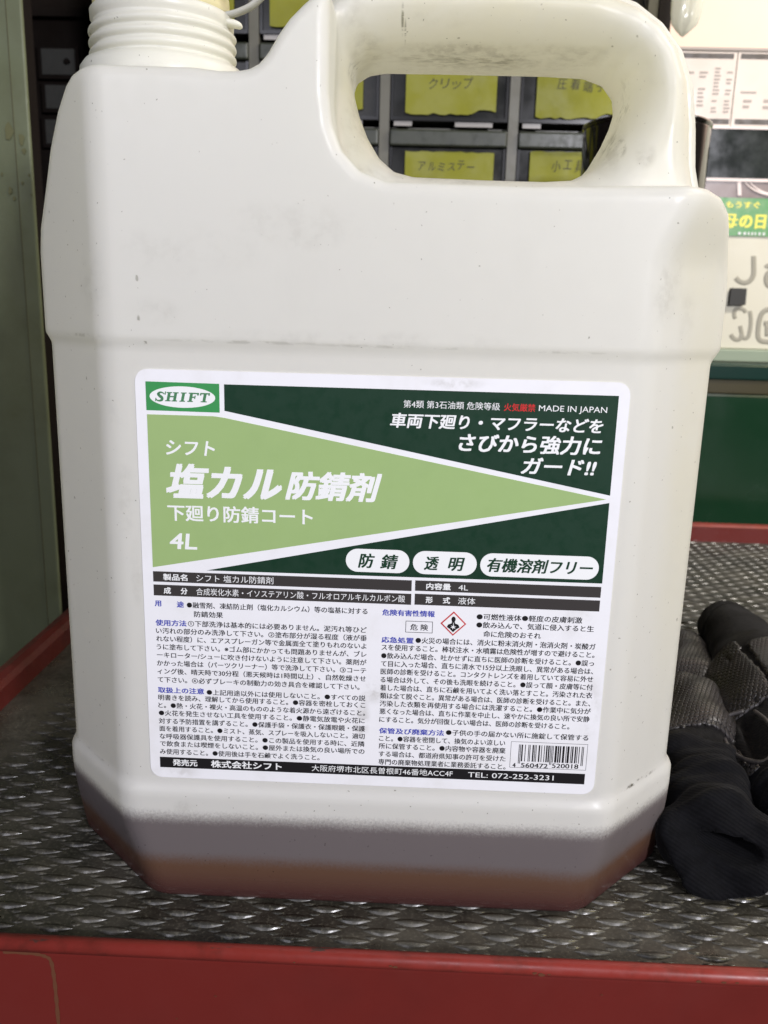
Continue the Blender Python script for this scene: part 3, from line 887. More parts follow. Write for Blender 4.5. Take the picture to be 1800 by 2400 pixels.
LINES = [
    ('シフト', -67.92, -54.09, 144.94, 5.0, 0.03, 'W', 0.15),
    ('塩カル', -68.25, -35.17, 135.18, 10.6, 0.055, 'W', 0.25),
    ('防錆剤', -34.29, -6.99, 135.09, 8.6, 0.05, 'W', 0.25),
    ('下廻り防錆コート', -68.11, -26.44, 126.1, 5.1, 0.03, 'W', 0),
    ('4L', -67.75, -59.77, 117.87, 6.6, 0.03, 'W', 0.08),
    ('第4類 第3石油類 危険等級', -1.61, 24.84, 159.09, 2.25, 0.0, 'W', 0),
    ('火気厳禁', 25.95, 34.52, 159.02, 2.25, 0.02, 'R', 0),
    ('MADE IN JAPAN', 35.49, 54.07, 159.12, 2.3, 0.0, 'W', 0),
    ('車両下廻り・マフラーなどを', -5.18, 53.42, 154.48, 4.3, 0.035, 'W', 0.15),
    ('さびから強力に', 14.07, 53.46, 148.87, 5.4, 0.04, 'W', 0.15),
    ('ガード!!', 31.62, 52.5, 142.84, 5.2, 0.04, 'W', 0.2),
    ('防', -13.24, -8.43, 113.78, 4.6, 0.035, 'G', 0.2),
    ('錆', -6.84, -1.69, 113.66, 4.6, 0.035, 'G', 0.2),
    ('透', 5.73, 10.02, 113.69, 4.4, 0.035, 'G', 0.2),
    ('明', 12.6, 17.37, 113.72, 4.4, 0.035, 'G', 0.2),
    ('有機溶剤フリー', 23.75, 53.94, 113.78, 4.4, 0.035, 'G', 0.2),
    ('製品名', -70.01, -62.86, 106.75, 2.1, 0.04, 'W', 0),
    ('シフト 塩カル防錆剤', -60.29, -37.77, 106.75, 2.35, 0.0, 'W', 0),
    ('成', -69.98, -67.85, 102.62, 2.1, 0.04, 'W', 0),
    ('分', -64.97, -62.97, 102.62, 2.1, 0.04, 'W', 0),
    ('合成炭化水素・イソステアリン酸・フルオロアルキルカルボン酸', -60.4, 0.62, 102.62, 2.35, 0.0, 'W', 0),
    ('内容量', 6.62, 13.7, 106.75, 2.1, 0.04, 'W', 0),
    ('4L', 15.9, 18.68, 106.75, 2.3, 0.0, 'W', 0),
    ('形', 6.6, 8.65, 102.62, 2.1, 0.04, 'W', 0),
    ('式', 11.58, 13.67, 102.62, 2.1, 0.04, 'W', 0),
    ('液体', 15.97, 20.98, 102.62, 2.3, 0.0, 'W', 0),
    ('用', -72.76, -70.84, 98.58, 2.0, 0.04, 'B', 0),
    ('途', -66.28, -64.15, 98.43, 2.0, 0.04, 'B', 0),
    ('●融雪剤、凍結防止剤（塩化カルシウム）等の塩基に対する', -63.3, -10.21, 98.37, 2.0, 0.008, 'K', 0),
    ('防錆効果', -61.24, -52.67, 95.59, 2.0, 0.008, 'K', 0),
    ('使用方法', -72.76, -63.55, 92.55, 2.0, 0.04, 'B', 0),
    ('①下部洗浄は基本的には必要ありません。泥汚れ等ひど', -63.12, -10.3, 92.59, 2.0, 0.008, 'K', 0),
    ('い汚れの部分のみ洗浄して下さい。②塗布部分が湿る程度（液が垂', -72.72, -10.24, 90.03, 2.0, 0.008, 'K', 0),
    ('れない程度）に、エアスプレーガン等で金属面全て塗りもれのないよ', -72.73, -10.27, 87.53, 2.0, 0.008, 'K', 0),
    ('うに塗布して下さい。※ゴム部にかかっても問題ありませんが、ブレ', -72.73, -10.21, 84.94, 2.0, 0.008, 'K', 0),
    ('ーキローター/シューに吹き付けないように注意して下さい。薬剤が', -72.7, -10.16, 82.35, 2.0, 0.008, 'K', 0),
    ('かかった場合は（パーツクリーナー）等で洗浄して下さい。③コーテ', -72.79, -10.19, 79.75, 2.0, 0.008, 'K', 0),
    ('ィング後、晴天時で30分程（悪天候時は1時間以上）、自然乾燥させ', -72.75, -10.22, 77.16, 2.0, 0.008, 'K', 0),
    ('て下さい。④必ずブレーキの制動力の効き具合を確認して下さい。', -72.76, -12.06, 74.42, 2.0, 0.008, 'K', 0),
    ('取扱上の注意', -72.79, -58.81, 71.05, 2.0, 0.04, 'B', 0),
    ('●上記用途以外には使用しないこと。●すべての説', -58.03, -10.26, 70.87, 2.0, 0.008, 'K', 0),
    ('明書きを読み、理解してから使用すること。●容器を密栓しておくこ', -72.79, -10.21, 68.61, 2.0, 0.008, 'K', 0),
    ('と。●熱・火花・裸火・高温のもののような着火源から遠ざけること。', -72.88, -10.24, 66.06, 2.0, 0.008, 'K', 0),
    ('●火花を発生させない工具を使用すること。●静電気放電や火花に', -72.8, -10.28, 63.52, 2.0, 0.008, 'K', 0),
    ('対する予防措置を講ずること。●保護手袋・保護衣・保護眼鏡・保護', -72.89, -10.13, 60.88, 2.0, 0.008, 'K', 0),
    ('面を着用すること。●ミスト、蒸気、スプレーを吸入しないこと。適切', -72.8, -10.17, 58.35, 2.0, 0.008, 'K', 0),
    ('な呼吸器保護具を使用すること。●この製品を使用する時に、近隣', -72.8, -10.2, 55.78, 2.0, 0.008, 'K', 0),
    ('で飲食または喫煙をしないこと。●屋外または換気の良い場所での', -72.8, -10.15, 53.31, 2.0, 0.008, 'K', 0),
    ('み使用すること。●使用後は手を石鹸でよく洗うこと。', -72.89, -23.84, 50.67, 2.0, 0.008, 'K', 0),
    ('発売元', -69.05, -61.42, 47.1, 2.3, 0.04, 'W', 0),
    ('株式会社シフト', -57.23, -35.43, 47.1, 2.6, 0.04, 'W', 0),
    ('大阪府堺市北区長曽根町46番地ACC4F', -26.2, 16.91, 47.1, 2.35, 0.0, 'W', 0),
    ('TEL: 072-252-3231', 21.58, 47.55, 47.1, 2.4, 0.0, 'W', 0),
    ('危険有害性情報', -5.86, 9.44, 98.28, 2.0, 0.04, 'B', 0),
    ('危 険', 2.44, 7.63, 94.03, 2.1, 0.02, 'K', 0),
    ('●可燃性液体●軽度の皮膚刺激', 21.62, 52.2, 97.98, 2.05, 0.008, 'K', 0),
    ('●飲み込んで、気道に侵入すると生', 21.67, 55.74, 95.47, 2.05, 0.008, 'K', 0),
    ('命に危険のおそれ', 23.82, 40.61, 92.72, 2.05, 0.008, 'K', 0),
    ('応急処置', -5.9, 3.56, 89.78, 2.0, 0.04, 'B', 0),
    ('●火災の場合には、消火に粉末消火剤・泡消火剤・炭酸ガ', 4.11, 56.65, 89.97, 2.05, 0.008, 'K', 0),
    ('スを使用すること。棒状注水・水噴霧は危険性が増すので避けること。', -5.83, 56.61, 87.42, 2.05, 0.008, 'K', 0),
    ('●飲み込んだ場合、吐かせずに直ちに医師の診断を受けること。●誤っ', -5.85, 56.67, 84.77, 2.05, 0.008, 'K', 0),
    ('て目に入った場合、直ちに清水で15分以上洗眼し、異常がある場合は、', -5.87, 56.64, 82.23, 2.05, 0.008, 'K', 0),
    ('医師の診断を受けること。コンタクトレンズを着用していて容易に外せ', -5.89, 56.83, 79.73, 2.05, 0.008, 'K', 0),
    ('る場合は外して、その後も洗眼を続けること。●誤って顔・皮膚等に付', -5.91, 56.96, 77.16, 2.05, 0.008, 'K', 0),
    ('着した場合は、直ちに石鹸を用いてよく洗い落とすこと。汚染された衣', -5.94, 57.01, 74.56, 2.05, 0.008, 'K', 0),
    ('類は全て脱ぐこと。異常がある場合は、医師の診断を受けること。また、', -5.87, 56.63, 71.94, 2.05, 0.008, 'K', 0),
    ('汚染した衣類を再使用する場合には洗濯すること。●作業中に気分が', -5.9, 56.96, 69.42, 2.05, 0.008, 'K', 0),
    ('悪くなった場合は、直ちに作業を中止し、速やかに換気の良い所で安静', -5.92, 56.82, 66.87, 2.05, 0.008, 'K', 0),
    ('にすること。気分が回復しない場合は、医師の診断を受けること。', -5.9, 51.05, 64.23, 2.05, 0.008, 'K', 0),
    ('保管及び廃棄方法', -5.9, 13.7, 60.5, 2.0, 0.04, 'B', 0),
    ('●子供の手の届かない所に施錠して保管する', 14.28, 56.96, 60.77, 2.05, 0.008, 'K', 0),
    ('こと。●容器を密閉して、換気のよい涼しい', -5.84, 32.25, 57.98, 2.05, 0.008, 'K', 0),
    ('所に保管すること。●内容物や容器を廃棄', -5.87, 32.49, 55.45, 2.05, 0.008, 'K', 0),
    ('する場合は、都道府県知事の許可を受けた', -5.81, 32.66, 52.8, 2.05, 0.008, 'K', 0),
    ('専門の廃棄物処理業者に業務委託すること。', -5.83, 32.81, 50.14, 2.05, 0.008, 'K', 0),
    ('4', 34.84, 35.83, 50.87, 2.1, 0.01, 'K', 0),
    ('560472', 37.41, 45.52, 50.97, 2.1, 0.01, 'K', 0),
    ('520018', 46.78, 54.73, 51.21, 2.1, 0.01, 'K', 0),
]
NAMES = {'W': 'white_lettering', 'K': 'black_lettering', 'B': 'blue_heading', 'R': 'red_lettering', 'G': 'badge_lettering'}
groups = {}
for i, (s, a, c, z, em, w, colr, shr) in enumerate(LINES):
    y = y2_ if colr in 'WR' else (y3_ if colr == 'G' else y1_)
    up = 1.0
    if em < 2.2 and colr == 'K': up = 1.0
    groups.setdefault((colr, 'big' if em > 4 else 'small'), []).append(text_mesh(s, a, c, z, em, w, y, shr))
for (colr, size), parts in groups.items():
    v, f = join(parts)
    mesh(NAMES[colr], v, f, M['ink_' + colr], label)

# danger box, hazard diamond, bar code
def frame(x0, x1, z0, z1, t, y, name):
    q = B()
    q.poly([(x0, z0), (x1, z0), (x1, z0 + t), (x0, z0 + t)], y); q.poly([(x0, z1 - t), (x1, z1 - t), (x1, z1), (x0, z1)], y)
    q.poly([(x0, z0 + t), (x0 + t, z0 + t), (x0 + t, z1 - t), (x0, z1 - t)], y); q.poly([(x1 - t, z0 + t), (x1, z0 + t), (x1, z1 - t), (x1 - t, z1 - t)], y)
    return q.build(name, M['ink_K'], label)


frame(1.03, 8.96, 92.35, 95.93, .14, y1_, 'danger_box')
gx, gz, gr = 14.93, 95.58, 3.78
flat([(gx, gz + gr), (gx - gr, gz), (gx, gz - gr), (gx + gr, gz)], y1_, 'hazard_diamond', M['ink_rose'], label)
g2 = gr - .55
flat([(gx, gz + g2), (gx - g2, gz), (gx, gz - g2), (gx + g2, gz)], y2_, 'hazard_field', M['ink_W'], label)
hz = B()
hz.poly([(gx + .62 * math.cos(2 * math.pi * k / 20), 96.95 + .85 * math.sin(2 * math.pi * k / 20)) for k in range(20)], y3_)
hz.poly([(gx - .4, 96.3), (gx - .5, 95.7), (gx - 1.5, 95.3), (gx - 1.85, 94.5), (gx - .9, 93.9), (gx, 92.95), (gx + .9, 93.9), (gx + 1.85, 94.5), (gx + 1.5, 95.3), (gx + .5, 95.7), (gx + .4, 96.3)][::-1], y3_ - .02)
hz.build('hazard_figure', M['ink_K'], label)
st = []
for k in range(12):
    r = .95 if k % 2 == 0 else .32
    st.append((gx + r * math.cos(math.pi * k / 6 + .3), 94.55 + r * .8 * math.sin(math.pi * k / 6 + .3)))
hs = B().poly(st, y3_ - .06); hs.poly([(gx - .07, 95.0), (gx + .07, 95.0), (gx + .07, 95.9), (gx - .07, 95.9)], y3_ - .08)
hs.build('hazard_star', M['ink_W'], label)
frame(34.02, 57.05, 50.0, 58.65, .09, y1_, 'barcode_frame')
Lc = ['0001101', '0011001', '0010011', '0111101', '0100011', '0110001', '0101111', '0111011', '0110111', '0001011']
code = '4560472520018'
par = ['LLLLLL', 'LLGLGG', 'LLGGLG', 'LLGGGL', 'LGLLGG', 'LGGLLG', 'LGGGLL', 'LGLGLG', 'LGLGGL', 'LGGLGL'][int(code[0])]
bits = '101'
for ch, p in zip(code[1:7], par):
    l = Lc[int(ch)]
    bits += l if p == 'L' else ''.join('1' if q == '0' else '0' for q in l)[::-1]
bits += '01010' + ''.join(''.join('1' if q == '0' else '0' for q in Lc[int(ch)]) for ch in code[7:]) + '101'
bc = B(); mw = (55.95 - 36.45) / 95; i = 0
while i < 95:
    if bits[i] == '1':
        j = i
        while j < 95 and bits[j] == '1': j += 1
        guard = i < 3 or j > 92 or 45 <= i < 50
        x0_, x1_ = 36.45 + i * mw, 36.45 + j * mw
        bc.poly([(x0_, 51.4 if guard else 52.2), (x1_, 51.4 if guard else 52.2), (x1_, 57.75), (x0_, 57.75)], y1_)
        i = j
    else: i += 1
bc.build('barcode_bars', M['ink_K'], label)

# ------------------------------------------------------------------ gloves
def seg_d(X, Y, Z, a, b_, ra, rb, flatz=1.0):
    a = np.array(a, float); b_ = np.array(b_, float)
    sx, sy, sz = X - a[0], Y - a[1], (Z - a[2])
    dx, dy, dz = b_ - a
    t = np.clip((sx * dx + sy * dy + sz * dz) / (dx * dx + dy * dy + dz * dz), 0, 1)
    rx, ry, rz_ = sx - dx * t, sy - dy * t, (sz - dz * t) * flatz
    return np.sqrt(rx * rx + ry * ry + rz_ * rz_) - (ra + (rb - ra) * t)


def wrinkle(X, Y, Z, amp, sc, ph=0.0):
    return amp * (np.sin(X / sc * 1.3 + np.sin(Y / sc * .9 + ph) * 1.4 + ph) * np.sin(Y / sc * 1.1 + Z / sc * .8 + np.sin(X / sc * .5) * 2 + ph * 2))


def groove(X, Y, Z, a, b_, w, depth):
    return depth * np.exp(-(np.maximum(seg_d(X, Y, Z, a, b_, 0.0, 0.0), 0) / w) ** 2)


def gloveA(X, Y, Z):
    f = seg_d(X, Y, Z, (165, 92, 20), (174, 142, 20), 30, 27, 1.32)           # back of the hand
    f = smin(f, seg_d(X, Y, Z, (206, 92, 20), (212, 142, 20), 29, 27, 1.32), 12)
    f = smin(f, seg_d(X, Y, Z, (172, 140, 21), (182, 220, 17), 21, 16, 1.15), 6)   # index finger
    f = smin(f, seg_d(X, Y, Z, (212, 142, 19), (222, 212, 14), 16, 12.5, 1.05), 3)
    f = smin(f, seg_d(X, Y, Z, (246, 140, 17), (252, 205, 12), 15, 12, 1.05), 3)
    f = smin(f, seg_d(X, Y, Z, (140, 66, 15), (151, 136, 17), 13, 11.5, 1.0), 5)        # thumb alongside
    cuff = seg_d(X, Y, Z, (152, 66, 18), (149, 12, 16), 23, 23, 1.25)
    cuff = smin(cuff, seg_d(X, Y, Z, (186, 64, 18), (184, 10, 16), 25, 24, 1.25), 8)
    cuff = cuff + 0.75 * np.sin(Y / 0.95 + np.sin(X / 9.0) * 1.5) * (1 - sst(48, 60, Y))
    cuff = cuff + wrinkle(X, Y, Z, 2.2, 8.0, 2.0) * (1 - sst(60, 75, Y))
    f = smin(f, cuff, 7)
    f = f + wrinkle(X, Y, Z, 0.9, 9.5)
    hollow = smin(seg_d(X, Y, Z, (151, 40, 17), (148, -14, 15.5), 18, 20.5, 1.3), seg_d(X, Y, Z, (186, 40, 17), (184, -14, 15.5), 20, 21.5, 1.3), 6)
    f = smax(f, -hollow, 1.6)
    f = smax(f, 7.0 - Y + (X - 149) * 0.10 + Z * 0.42 + 1.6 * np.sin(X / 4.3), 1.5)
    slot = seg_d(X, Y, Z, (133.5, 54, 30), (137.5, 79, 33), 3.0, 3.4, 0.42)
    f = smax(f, -slot, 1.2)
    f = f + groove(X, Y, Z, (173, 226, 25), (165, 150, 33), 1.0, 1.0) + groove(X, Y, Z, (153, 146, 30), (144, 84, 34), 1.3, 1.3)
    tipline = np.abs(Y - (219 - ((X - 183) / 13.0) ** 2 * 7))
    f = f + 1.1 * np.exp(-(tipline / 0.9) ** 2) * (Z > 12) * (X < 200) * (Y > 190)
    f = f + 0.25 * np.sin(X * 1.5) * sst(222, 225, Y) * (X < 200)
    return smax(f, 1.2 - Z, 2.5)


def gloveB(X, Y, Z):
    f = seg_d(X, Y, Z, (119, 78, 17), (126, 112, 18), 17.5, 15, 1.05)
    f = smin(f, seg_d(X, Y, Z, (108, 74, 20), (120, 92, 22), 8, 8, 1.0), 5)
    f = smin(f, seg_d(X, Y, Z, (137, 146, 12), (152, 200, 10), 16, 12, 1.1), 3.5)
    f = smin(f, seg_d(X, Y, Z, (114, 150, 12), (126, 196, 11), 14, 12, 1.1), 4)
    cuff = seg_d(X, Y, Z, (115, 66, 17), (106.5, 12, 14), 16.0, 16.8, 1.2)
    cuff = cuff + 0.55 * np.sin(Y / 1.05 + np.sin(X / 6.0) * 0.9 + Z / 9.0 + np.sin(Y / 7.0) * 1.2) * (1 - sst(54, 64, Y)) + wrinkle(X, Y, Z, 2.2, 7.0, 1.0) + 1.2 * np.sin(Y / 3.1 + X / 11.0)
    f = smin(f, cuff, 3)
    f = f + wrinkle(X, Y, Z, 1.0, 7.0, 1.3) + 1.6 * np.exp(-(np.abs(Y - 66 - (X - 112) * .2) / 2.4) ** 2)
    hollow = seg_d(X, Y, Z, (110, 34, 17), (108, -16, 15), 8.0, 12.5, 2.3)
    f = smax(f, -hollow, 1.4)
    f = smax(f, 5.0 - Y + (107 - X) * .45 + Z * 0.55 + 1.4 * np.sin(X / 3.4 + Z / 5), 1.5)
    return smax(f, 1.2 - Z, 2.5)


def patch(name, V, F, test, off, material, parent):
    """raised patch lying on part of a surface"""
    a, b_, c, d = V[F[:, 0]], V[F[:, 1]], V[F[:, 2]], V[F[:, 3]]
    fn_ = np.cross(c - a, d - b_); fn_ /= np.maximum(np.linalg.norm(fn_, axis=1), 1e-9)[:, None]
    vn = np.zeros_like(V)
    for k in range(4): np.add.at(vn, F[:, k], fn_)
    vn /= np.maximum(np.linalg.norm(vn, axis=1), 1e-9)[:, None]
    cen = (a + b_ + c + d) / 4
    keep = test(cen, fn_)
    Fk = F[keep]
    ids, inv = np.unique(Fk.ravel(), return_inverse=True)
    inv = inv.reshape(-1, 4)
    n = len(ids)
    Vt = V[ids] + vn[ids] * off; Vb = V[ids] - vn[ids] * 0.3
    faces = inv.tolist()
    from collections import Counter
    ed = Counter()
    for q in faces:
        for k in range(4): ed[(q[k], q[(k + 1) % 4])] += 1
    out = list(faces)
    for (p, q) in ed:
        if (q, p) not in ed: out.append([q, p, p + n, q + n])
    o_ = mesh(name, np.concatenate([Vt, Vb]), out, material, parent, True)
    return o_


ga = empty('black_glove', (175, 140, 0))
tag(ga, 'black mechanic glove nearest the right edge with honeycomb knuckle band', 'glove', 'black work gloves on the tray')
VA, FA = surface_net(gloveA, (114, -6, -2), (275, 242, 52), 1.4, 3)
net_object('glove_shell', VA, FA, M['knit'], ga)
def band(c, n): return (n[:, 2] > -0.2) & (c[:, 1] > 90 + (c[:, 0] - 150) * .22) & (c[:, 1] < 137 + (c[:, 0] - 150) * .05) & (c[:, 0] > 151 + (c[:, 1] - 90) * .18)
patch('knuckle_band', VA, FA, band, 1.3, M['hexgrip'], ga)
def thumbp(c, n): return (c[:, 0] < 146 + (c[:, 1] - 60) * .13 - 8 * (c[:, 1] < 84)) & (c[:, 1] > 44) & (c[:, 1] < 146) & ((c[:, 0] < 130) | (c[:, 1] > 84))
patch('side_grip', VA, FA, thumbp, 0.9, M['hexgrip'], ga)
def cuffp(c, n): return (c[:, 1] < 48) & (n[:, 2] > -2)
patch('cuff', VA, FA, cuffp, 0.6, M['knit_dark'], ga)
ring = catmull([(137.5, 82, 32), (131, 83, 28.5), (127.2, 75, 26.5), (125.8, 62, 25.5), (128, 52, 27), (132.5, 46.5, 30), (138.5, 54, 33), (141, 68, 34.5), (140, 78, 34)], 6)
B().tube([tuple(p) for p in ring], 0.85, 8).build('thumb_opening_piping', M['piping'], ga, True)
def edge_ring(cx, cy, cz, rx, rz_, lean, slope, r, name, parent, a0, a1):
    pts = []
    for k in range(40):
        a = math.radians(a0 + (a1 - a0) * k / 39)
        x = cx + rx * math.cos(a); z = max(1.8, cz + rz_ * math.sin(a))
        pts.append((x, cy + (x - cx) * slope - (z - cz) * lean, z))
    B().tube(pts, r, 8).build(name, M['cuff_edge'], parent, True)

gb = empty('black_glove', (130, 100, 0))
tag(gb, 'black mechanic glove tucked between the jug and the other glove', 'glove', 'black work gloves on the tray')
VB, FB = surface_net(gloveB, (84, -8, -2), (176, 220, 42), 1.3, 3)
net_object('glove_shell', VB, FB, M['knit'], gb)
def padp(c, n): return (n[:, 2] > -0.3) & (c[:, 1] > 70) & (c[:, 1] < 196) & ((c[:, 1] < 124) | (c[:, 1] > 134))
patch('palm_grip', VB, FB, padp, 0.8, M['hexgrip'], gb)
def cuffq(c, n): return c[:, 1] < 64
patch('cuff', VB, FB, cuffq, 0.6, M['knit_dark'], gb)

# ------------------------------------------------------------------ black can behind the handle
can = empty('black_can', (149, 370, 0))
tag(can, 'glossy black cylindrical can standing behind the jug handle', 'can')
def can_l(rz_, name, mtl): lathe(name, rz_, mtl, can, 72, 149, 370)
can_l([(0.1, 0.4), (39.0, 0.4), (40, 1.6), (40.3, 301), (39.6, 303.5), (38.5, 304.2), (37.6, 303.4), (37.2, 300), (0.1, 299.8)], 'can_body', M['can'])
can_l([(38.7, 302.5), (40.6, 302.6), (41.0, 304.0), (40.6, 305.2), (39.0, 305.2)], 'can_rim', M['can'])

# ------------------------------------------------------------------ parts cabinet with drawers
cab = empty('parts_cabinet', (-25, 580, -10))
tag(cab, 'grey parts cabinet of smoky drawers with yellow handwritten labels', 'cabinet')
DX = [-235, -132, -27.5, 75.5, 178]
fb = B()
fb.box(-241, 192, 560, 680, -10, 520)
fb.build('cabinet_back', M['shaded_wood'], cab)
fr = B()
for x in DX: B().box(x - 3.9, x + 3.9, 500, 560, -9.5, 519.6).build('upright', M['cab_frame'], cab)
fr2 = B(); fr2.box(182.4, 192, 499, 559.5, -9.8, 519.8); fr2.build('side_panel', M['shaded_wood'], cab)
TOPS = [508, 447, 386, 325, 264, 203, 142, 81]
sv = B()
for z in TOPS:
    for i_ in range(4): B().box(DX[i_] + 4, DX[i_ + 1] - 4, 512, 559, z + 1.2, z + 3.6).build('shelf', M['cab_frame'], cab)


def drawer(ci, z, lab, word=None):
    a, c = DX[ci] + 4.6, DX[ci + 1] - 4.6
    d = bevel(B().box(a, c, 503, 558, z - 54, z - 11).build('drawer', M['smoke'], cab), 1.0)
    bevel(B().box(a - .2, c + .2, 497, 503.2, z - 12.5, z).build('drawer_lip', M['lip'], d), 1.6, 3)
    q = B(); t = 2.2
    n_ = [(a, z - 13), (a, z - 54), (c, z - 54), (c, z - 13), (c - t, z - 13), (c - t, z - 51.3), (a + t, z - 51.3), (a + t, z - 13)]
    q.poly(n_, 500.8, 2.2)
    q.build('bezel', M['bezel'], d)
    B().box(a + 3, a + 17.5, 502, 504, z - 57.8, z - 54.4).build('runner_tab', M['grey_tab'], d)
    B().box(a + 52, a + 82, 502, 504, z - 57.8, z - 54.4).build('runner_tab', M['grey_tab'], d)
    if lab:
        x0_, x1_, z0_, z1_ = lab
        r = random.Random(int(z * 7 + ci))
        top = [(x1_ - (x1_ - x0_) * i / 16, z1_ + r.uniform(-.5, .5)) for i in range(17)]
        bot = [(x0_ + (x1_ - x0_) * i / 16, z0_ + r.uniform(-.9, .9) + 3.0 * (i / 16 > .75) * (z0_ > 325)) for i in range(17)]
        B().poly(bot + top, 500.0, 0.5).build('yellow_label', M['yellow'], d)
        if word:
            s, u0, u1, zc, em = word
            P_ = []
            n_ = len(s); w_ = (u1 - u0) / n_
            for k_, ch in enumerate(s):
                v, f = text_mesh(ch, u0 + w_ * k_ + w_ * .12, u0 + w_ * (k_ + 1) - w_ * .12, zc + r.uniform(-1, 1), em * r.uniform(.85, 1.05), -0.004, 499.8, .12)
                if len(v): P_.append((v, f))
            v, f = join(P_)
            mesh('handwriting', v, f, M['marker'], d)
    return d


spec = {(2, 386): ((-11, 61, 337, 369.5), ('クリップ', 6, 43, 360, 9.5)), (3, 386): ((92.5, 157, 336, 368.5), ('圧着端子', 107, 148, 360, 10)),
        (2, 325): ((-10, 61.5, 276, 309), ('アルミステー', 0, 47, 298.5, 9)), (3, 325): ((90.5, 160, 276, 311), ('小工具(', 107, 144, 300.5, 10)),
        (1, 386): ((-119.3, -45, 336, 371), None), (1, 447): ((-119.3, -50, 398, 431), None),
        (0, 386): ((-214, -147.5, 347, 371), None), (0, 447): ((-214, -147.5, 396, 431), None), (2, 447): ((-12, 60, 398, 430), None), (3, 447): ((92, 156, 398, 430), None)}
for z in TOPS:
    for ci in range(4):
        sp_ = spec.get((ci, z))
        if sp_ is None and z < 300: sp_ = ((DX[ci] + 17, DX[ci + 1] - 15, z - 49, z - 16), None)
        drawer(ci, z, sp_[0] if sp_ else None, sp_[1] if sp_ else None)

# small reflecting pieces seen inside two drawers
# ------------------------------------------------------------------ green locker at the left
lk = empty('metal_locker', (-380, 400, -800))
tag(lk, 'olive green metal locker panel at the left edge beside the tray', 'locker')
bevel(B().box(-640, -208.5, 250, 253, -800, 900).build('front_panel', M['locker'], lk), 1.0)
gv = B().box(-217.0, -216.45, 249.7, 251, -800, 900)  # thin brown-olive strip marking the panel groove
gv.build('panel_seam', mat('seam_olive_line', (0.09, 0.09, 0.045), 0.7), lk)
bevel(B().box(-640, -300, 253.3, 482, -800, 900).build('carcass', M['shaded_wood'], lk), 1.0)
rr = random.Random(11)
v = []; f = []
for (cx, cz, r) in [(-213, 268, 2.0), (-219, 272, 3.0), (-212, 262, 1.2), (-221, 242, 1.4), (-219, 238, 1.0), (-225, 250, .8), (-214, 246, .8), (-209.6, 240, .5), (-210, 250, .6)]:
    n = len(v); K = 11
    v += [(cx + r * rr.uniform(.5, 1.2) * math.cos(2 * math.pi * k / K), 249.2 if cx < -217 else 249.3, cz + r * 1.5 * rr.uniform(.5, 1.2) * math.sin(2 * math.pi * k / K)) for k in range(K)]
    f.append([n + k for k in range(K)])
stain_m = mat('yellow_stain', (0.125, 0.125, 0.05), 0.6)
mesh('oil_stain', v, f, stain_m, lk)

# dark rack with small card-fronted drawers behind the jug neck
rk = empty('dark_rack', (-370, 780, -10))
tag(rk, 'dark brown storage rack in shadow between locker and drawer cabinet', 'rack')
B().box(-620, -243, 712, 860, -10, 900).build('rack_body', M['shaded_wood'], rk)
for (x0_, x1_, z0_, z1_) in ((-386, -352, 409, 433), (-384, -352, 377, 399), (-386, -354, 343, 366)):
    d = bevel(B().box(x0_ - 5, x1_ + 3.5, 704, 712.5, z0_ - 4, z1_ + 3).build('card_holder', M['shaded_wood'], rk), 0.8)
    B().box(x0_, x1_, 703, 704.2, z0_, z1_).build('shaded_card', M['dimpaper'], d)
    lathe_o = B().tube([(x1_ - 7, 703.4, (z0_ + z1_) / 2), (x1_ - 7, 699, (z0_ + z1_) / 2)], 2.6, 12).build('knob', M['shaded_wood'], d)
B().box(-600, -250, 700, 712.2, 462, 470).build('rack_shelf', M['shaded_wood'], rk)

# ------------------------------------------------------------------ notice board at the right
nb = empty('notice_board', (450, 570, 140))
tag(nb, 'cream notice board behind the jug carrying sheets and grey marker writing', 'notice board')
bevel(B().box(206, 760, 560, 572, 158, 404.2).build('board_panel', M['board'], nb), 0.8)
bevel(B().box(206, 760, 556, 573, 146.3, 157.6).build('bottom_trim', M['board_edge'], nb), 1.2)
B().box(206, 760, 557.6, 560.2, 403.0, 405.2).build('top_trim', M['sheet_grey'], nb)


def stroke(pts, w, y, name, mtl, parent):
    p = catmull([(a, 0, c) for a, c in pts], 6)
    return B().tube([(q.x, y, q.z) for q in p], w, 10, 0.12).build(name, mtl, parent, True)


MK = [([(300.0, 239.0), (301.0, 231.2), (301.8, 222.8), (299.4, 217.8), (295.0, 215.9), (290.3, 217.0), (286.4, 219.9)], 2.2),
      ([(318.5, 233), (313.3, 230.5), (312.2, 229.0)], 2.2), ([(318.4, 226.1), (314.4, 224.1), (313.6, 219.1), (315.5, 214.7), (320, 212.5)], 2.4),
      ([(290.2, 184.4), (288.8, 188.9), (289.7, 192.5), (292.6, 193.8), (296.9, 192.6), (299.2, 190.2)], 1.8),
      ([(302.6, 191.8), (304.4, 183.7), (304.8, 176.1), (303.9, 169.4), (301.5, 167.4), (299.0, 168.4), (297.2, 173.3), (295.5, 178.4)], 1.8),
      ([(298.1, 170.3), (296.9, 167.2), (293.9, 166.1), (290.6, 167.5), (288.0, 170.6)], 2.0),
      ([(330, 191), (324, 194), (318.4, 193.2), (314.1, 190.6), (312.2, 185.0), (311.8, 176.3), (312.7, 169.2), (315.7, 165.7), (322.0, 164.8), (332, 164.5)], 2.2),
      ([(316.3, 181.0), (322.9, 181.6)], 2.2), ([(319.0, 180.1), (320.6, 169.9)], 2.0)]
for pts, w in MK: stroke(pts, w, 559.9, 'marker_stroke', M['greymark'], nb)
mg = bevel(B().poly([(282.7, 196.3), (296.2, 197.0), (295.7, 210.3), (282.9, 210.5)], 556.5, 3.4).build('square_magnet', M['magnet']), 0.5)
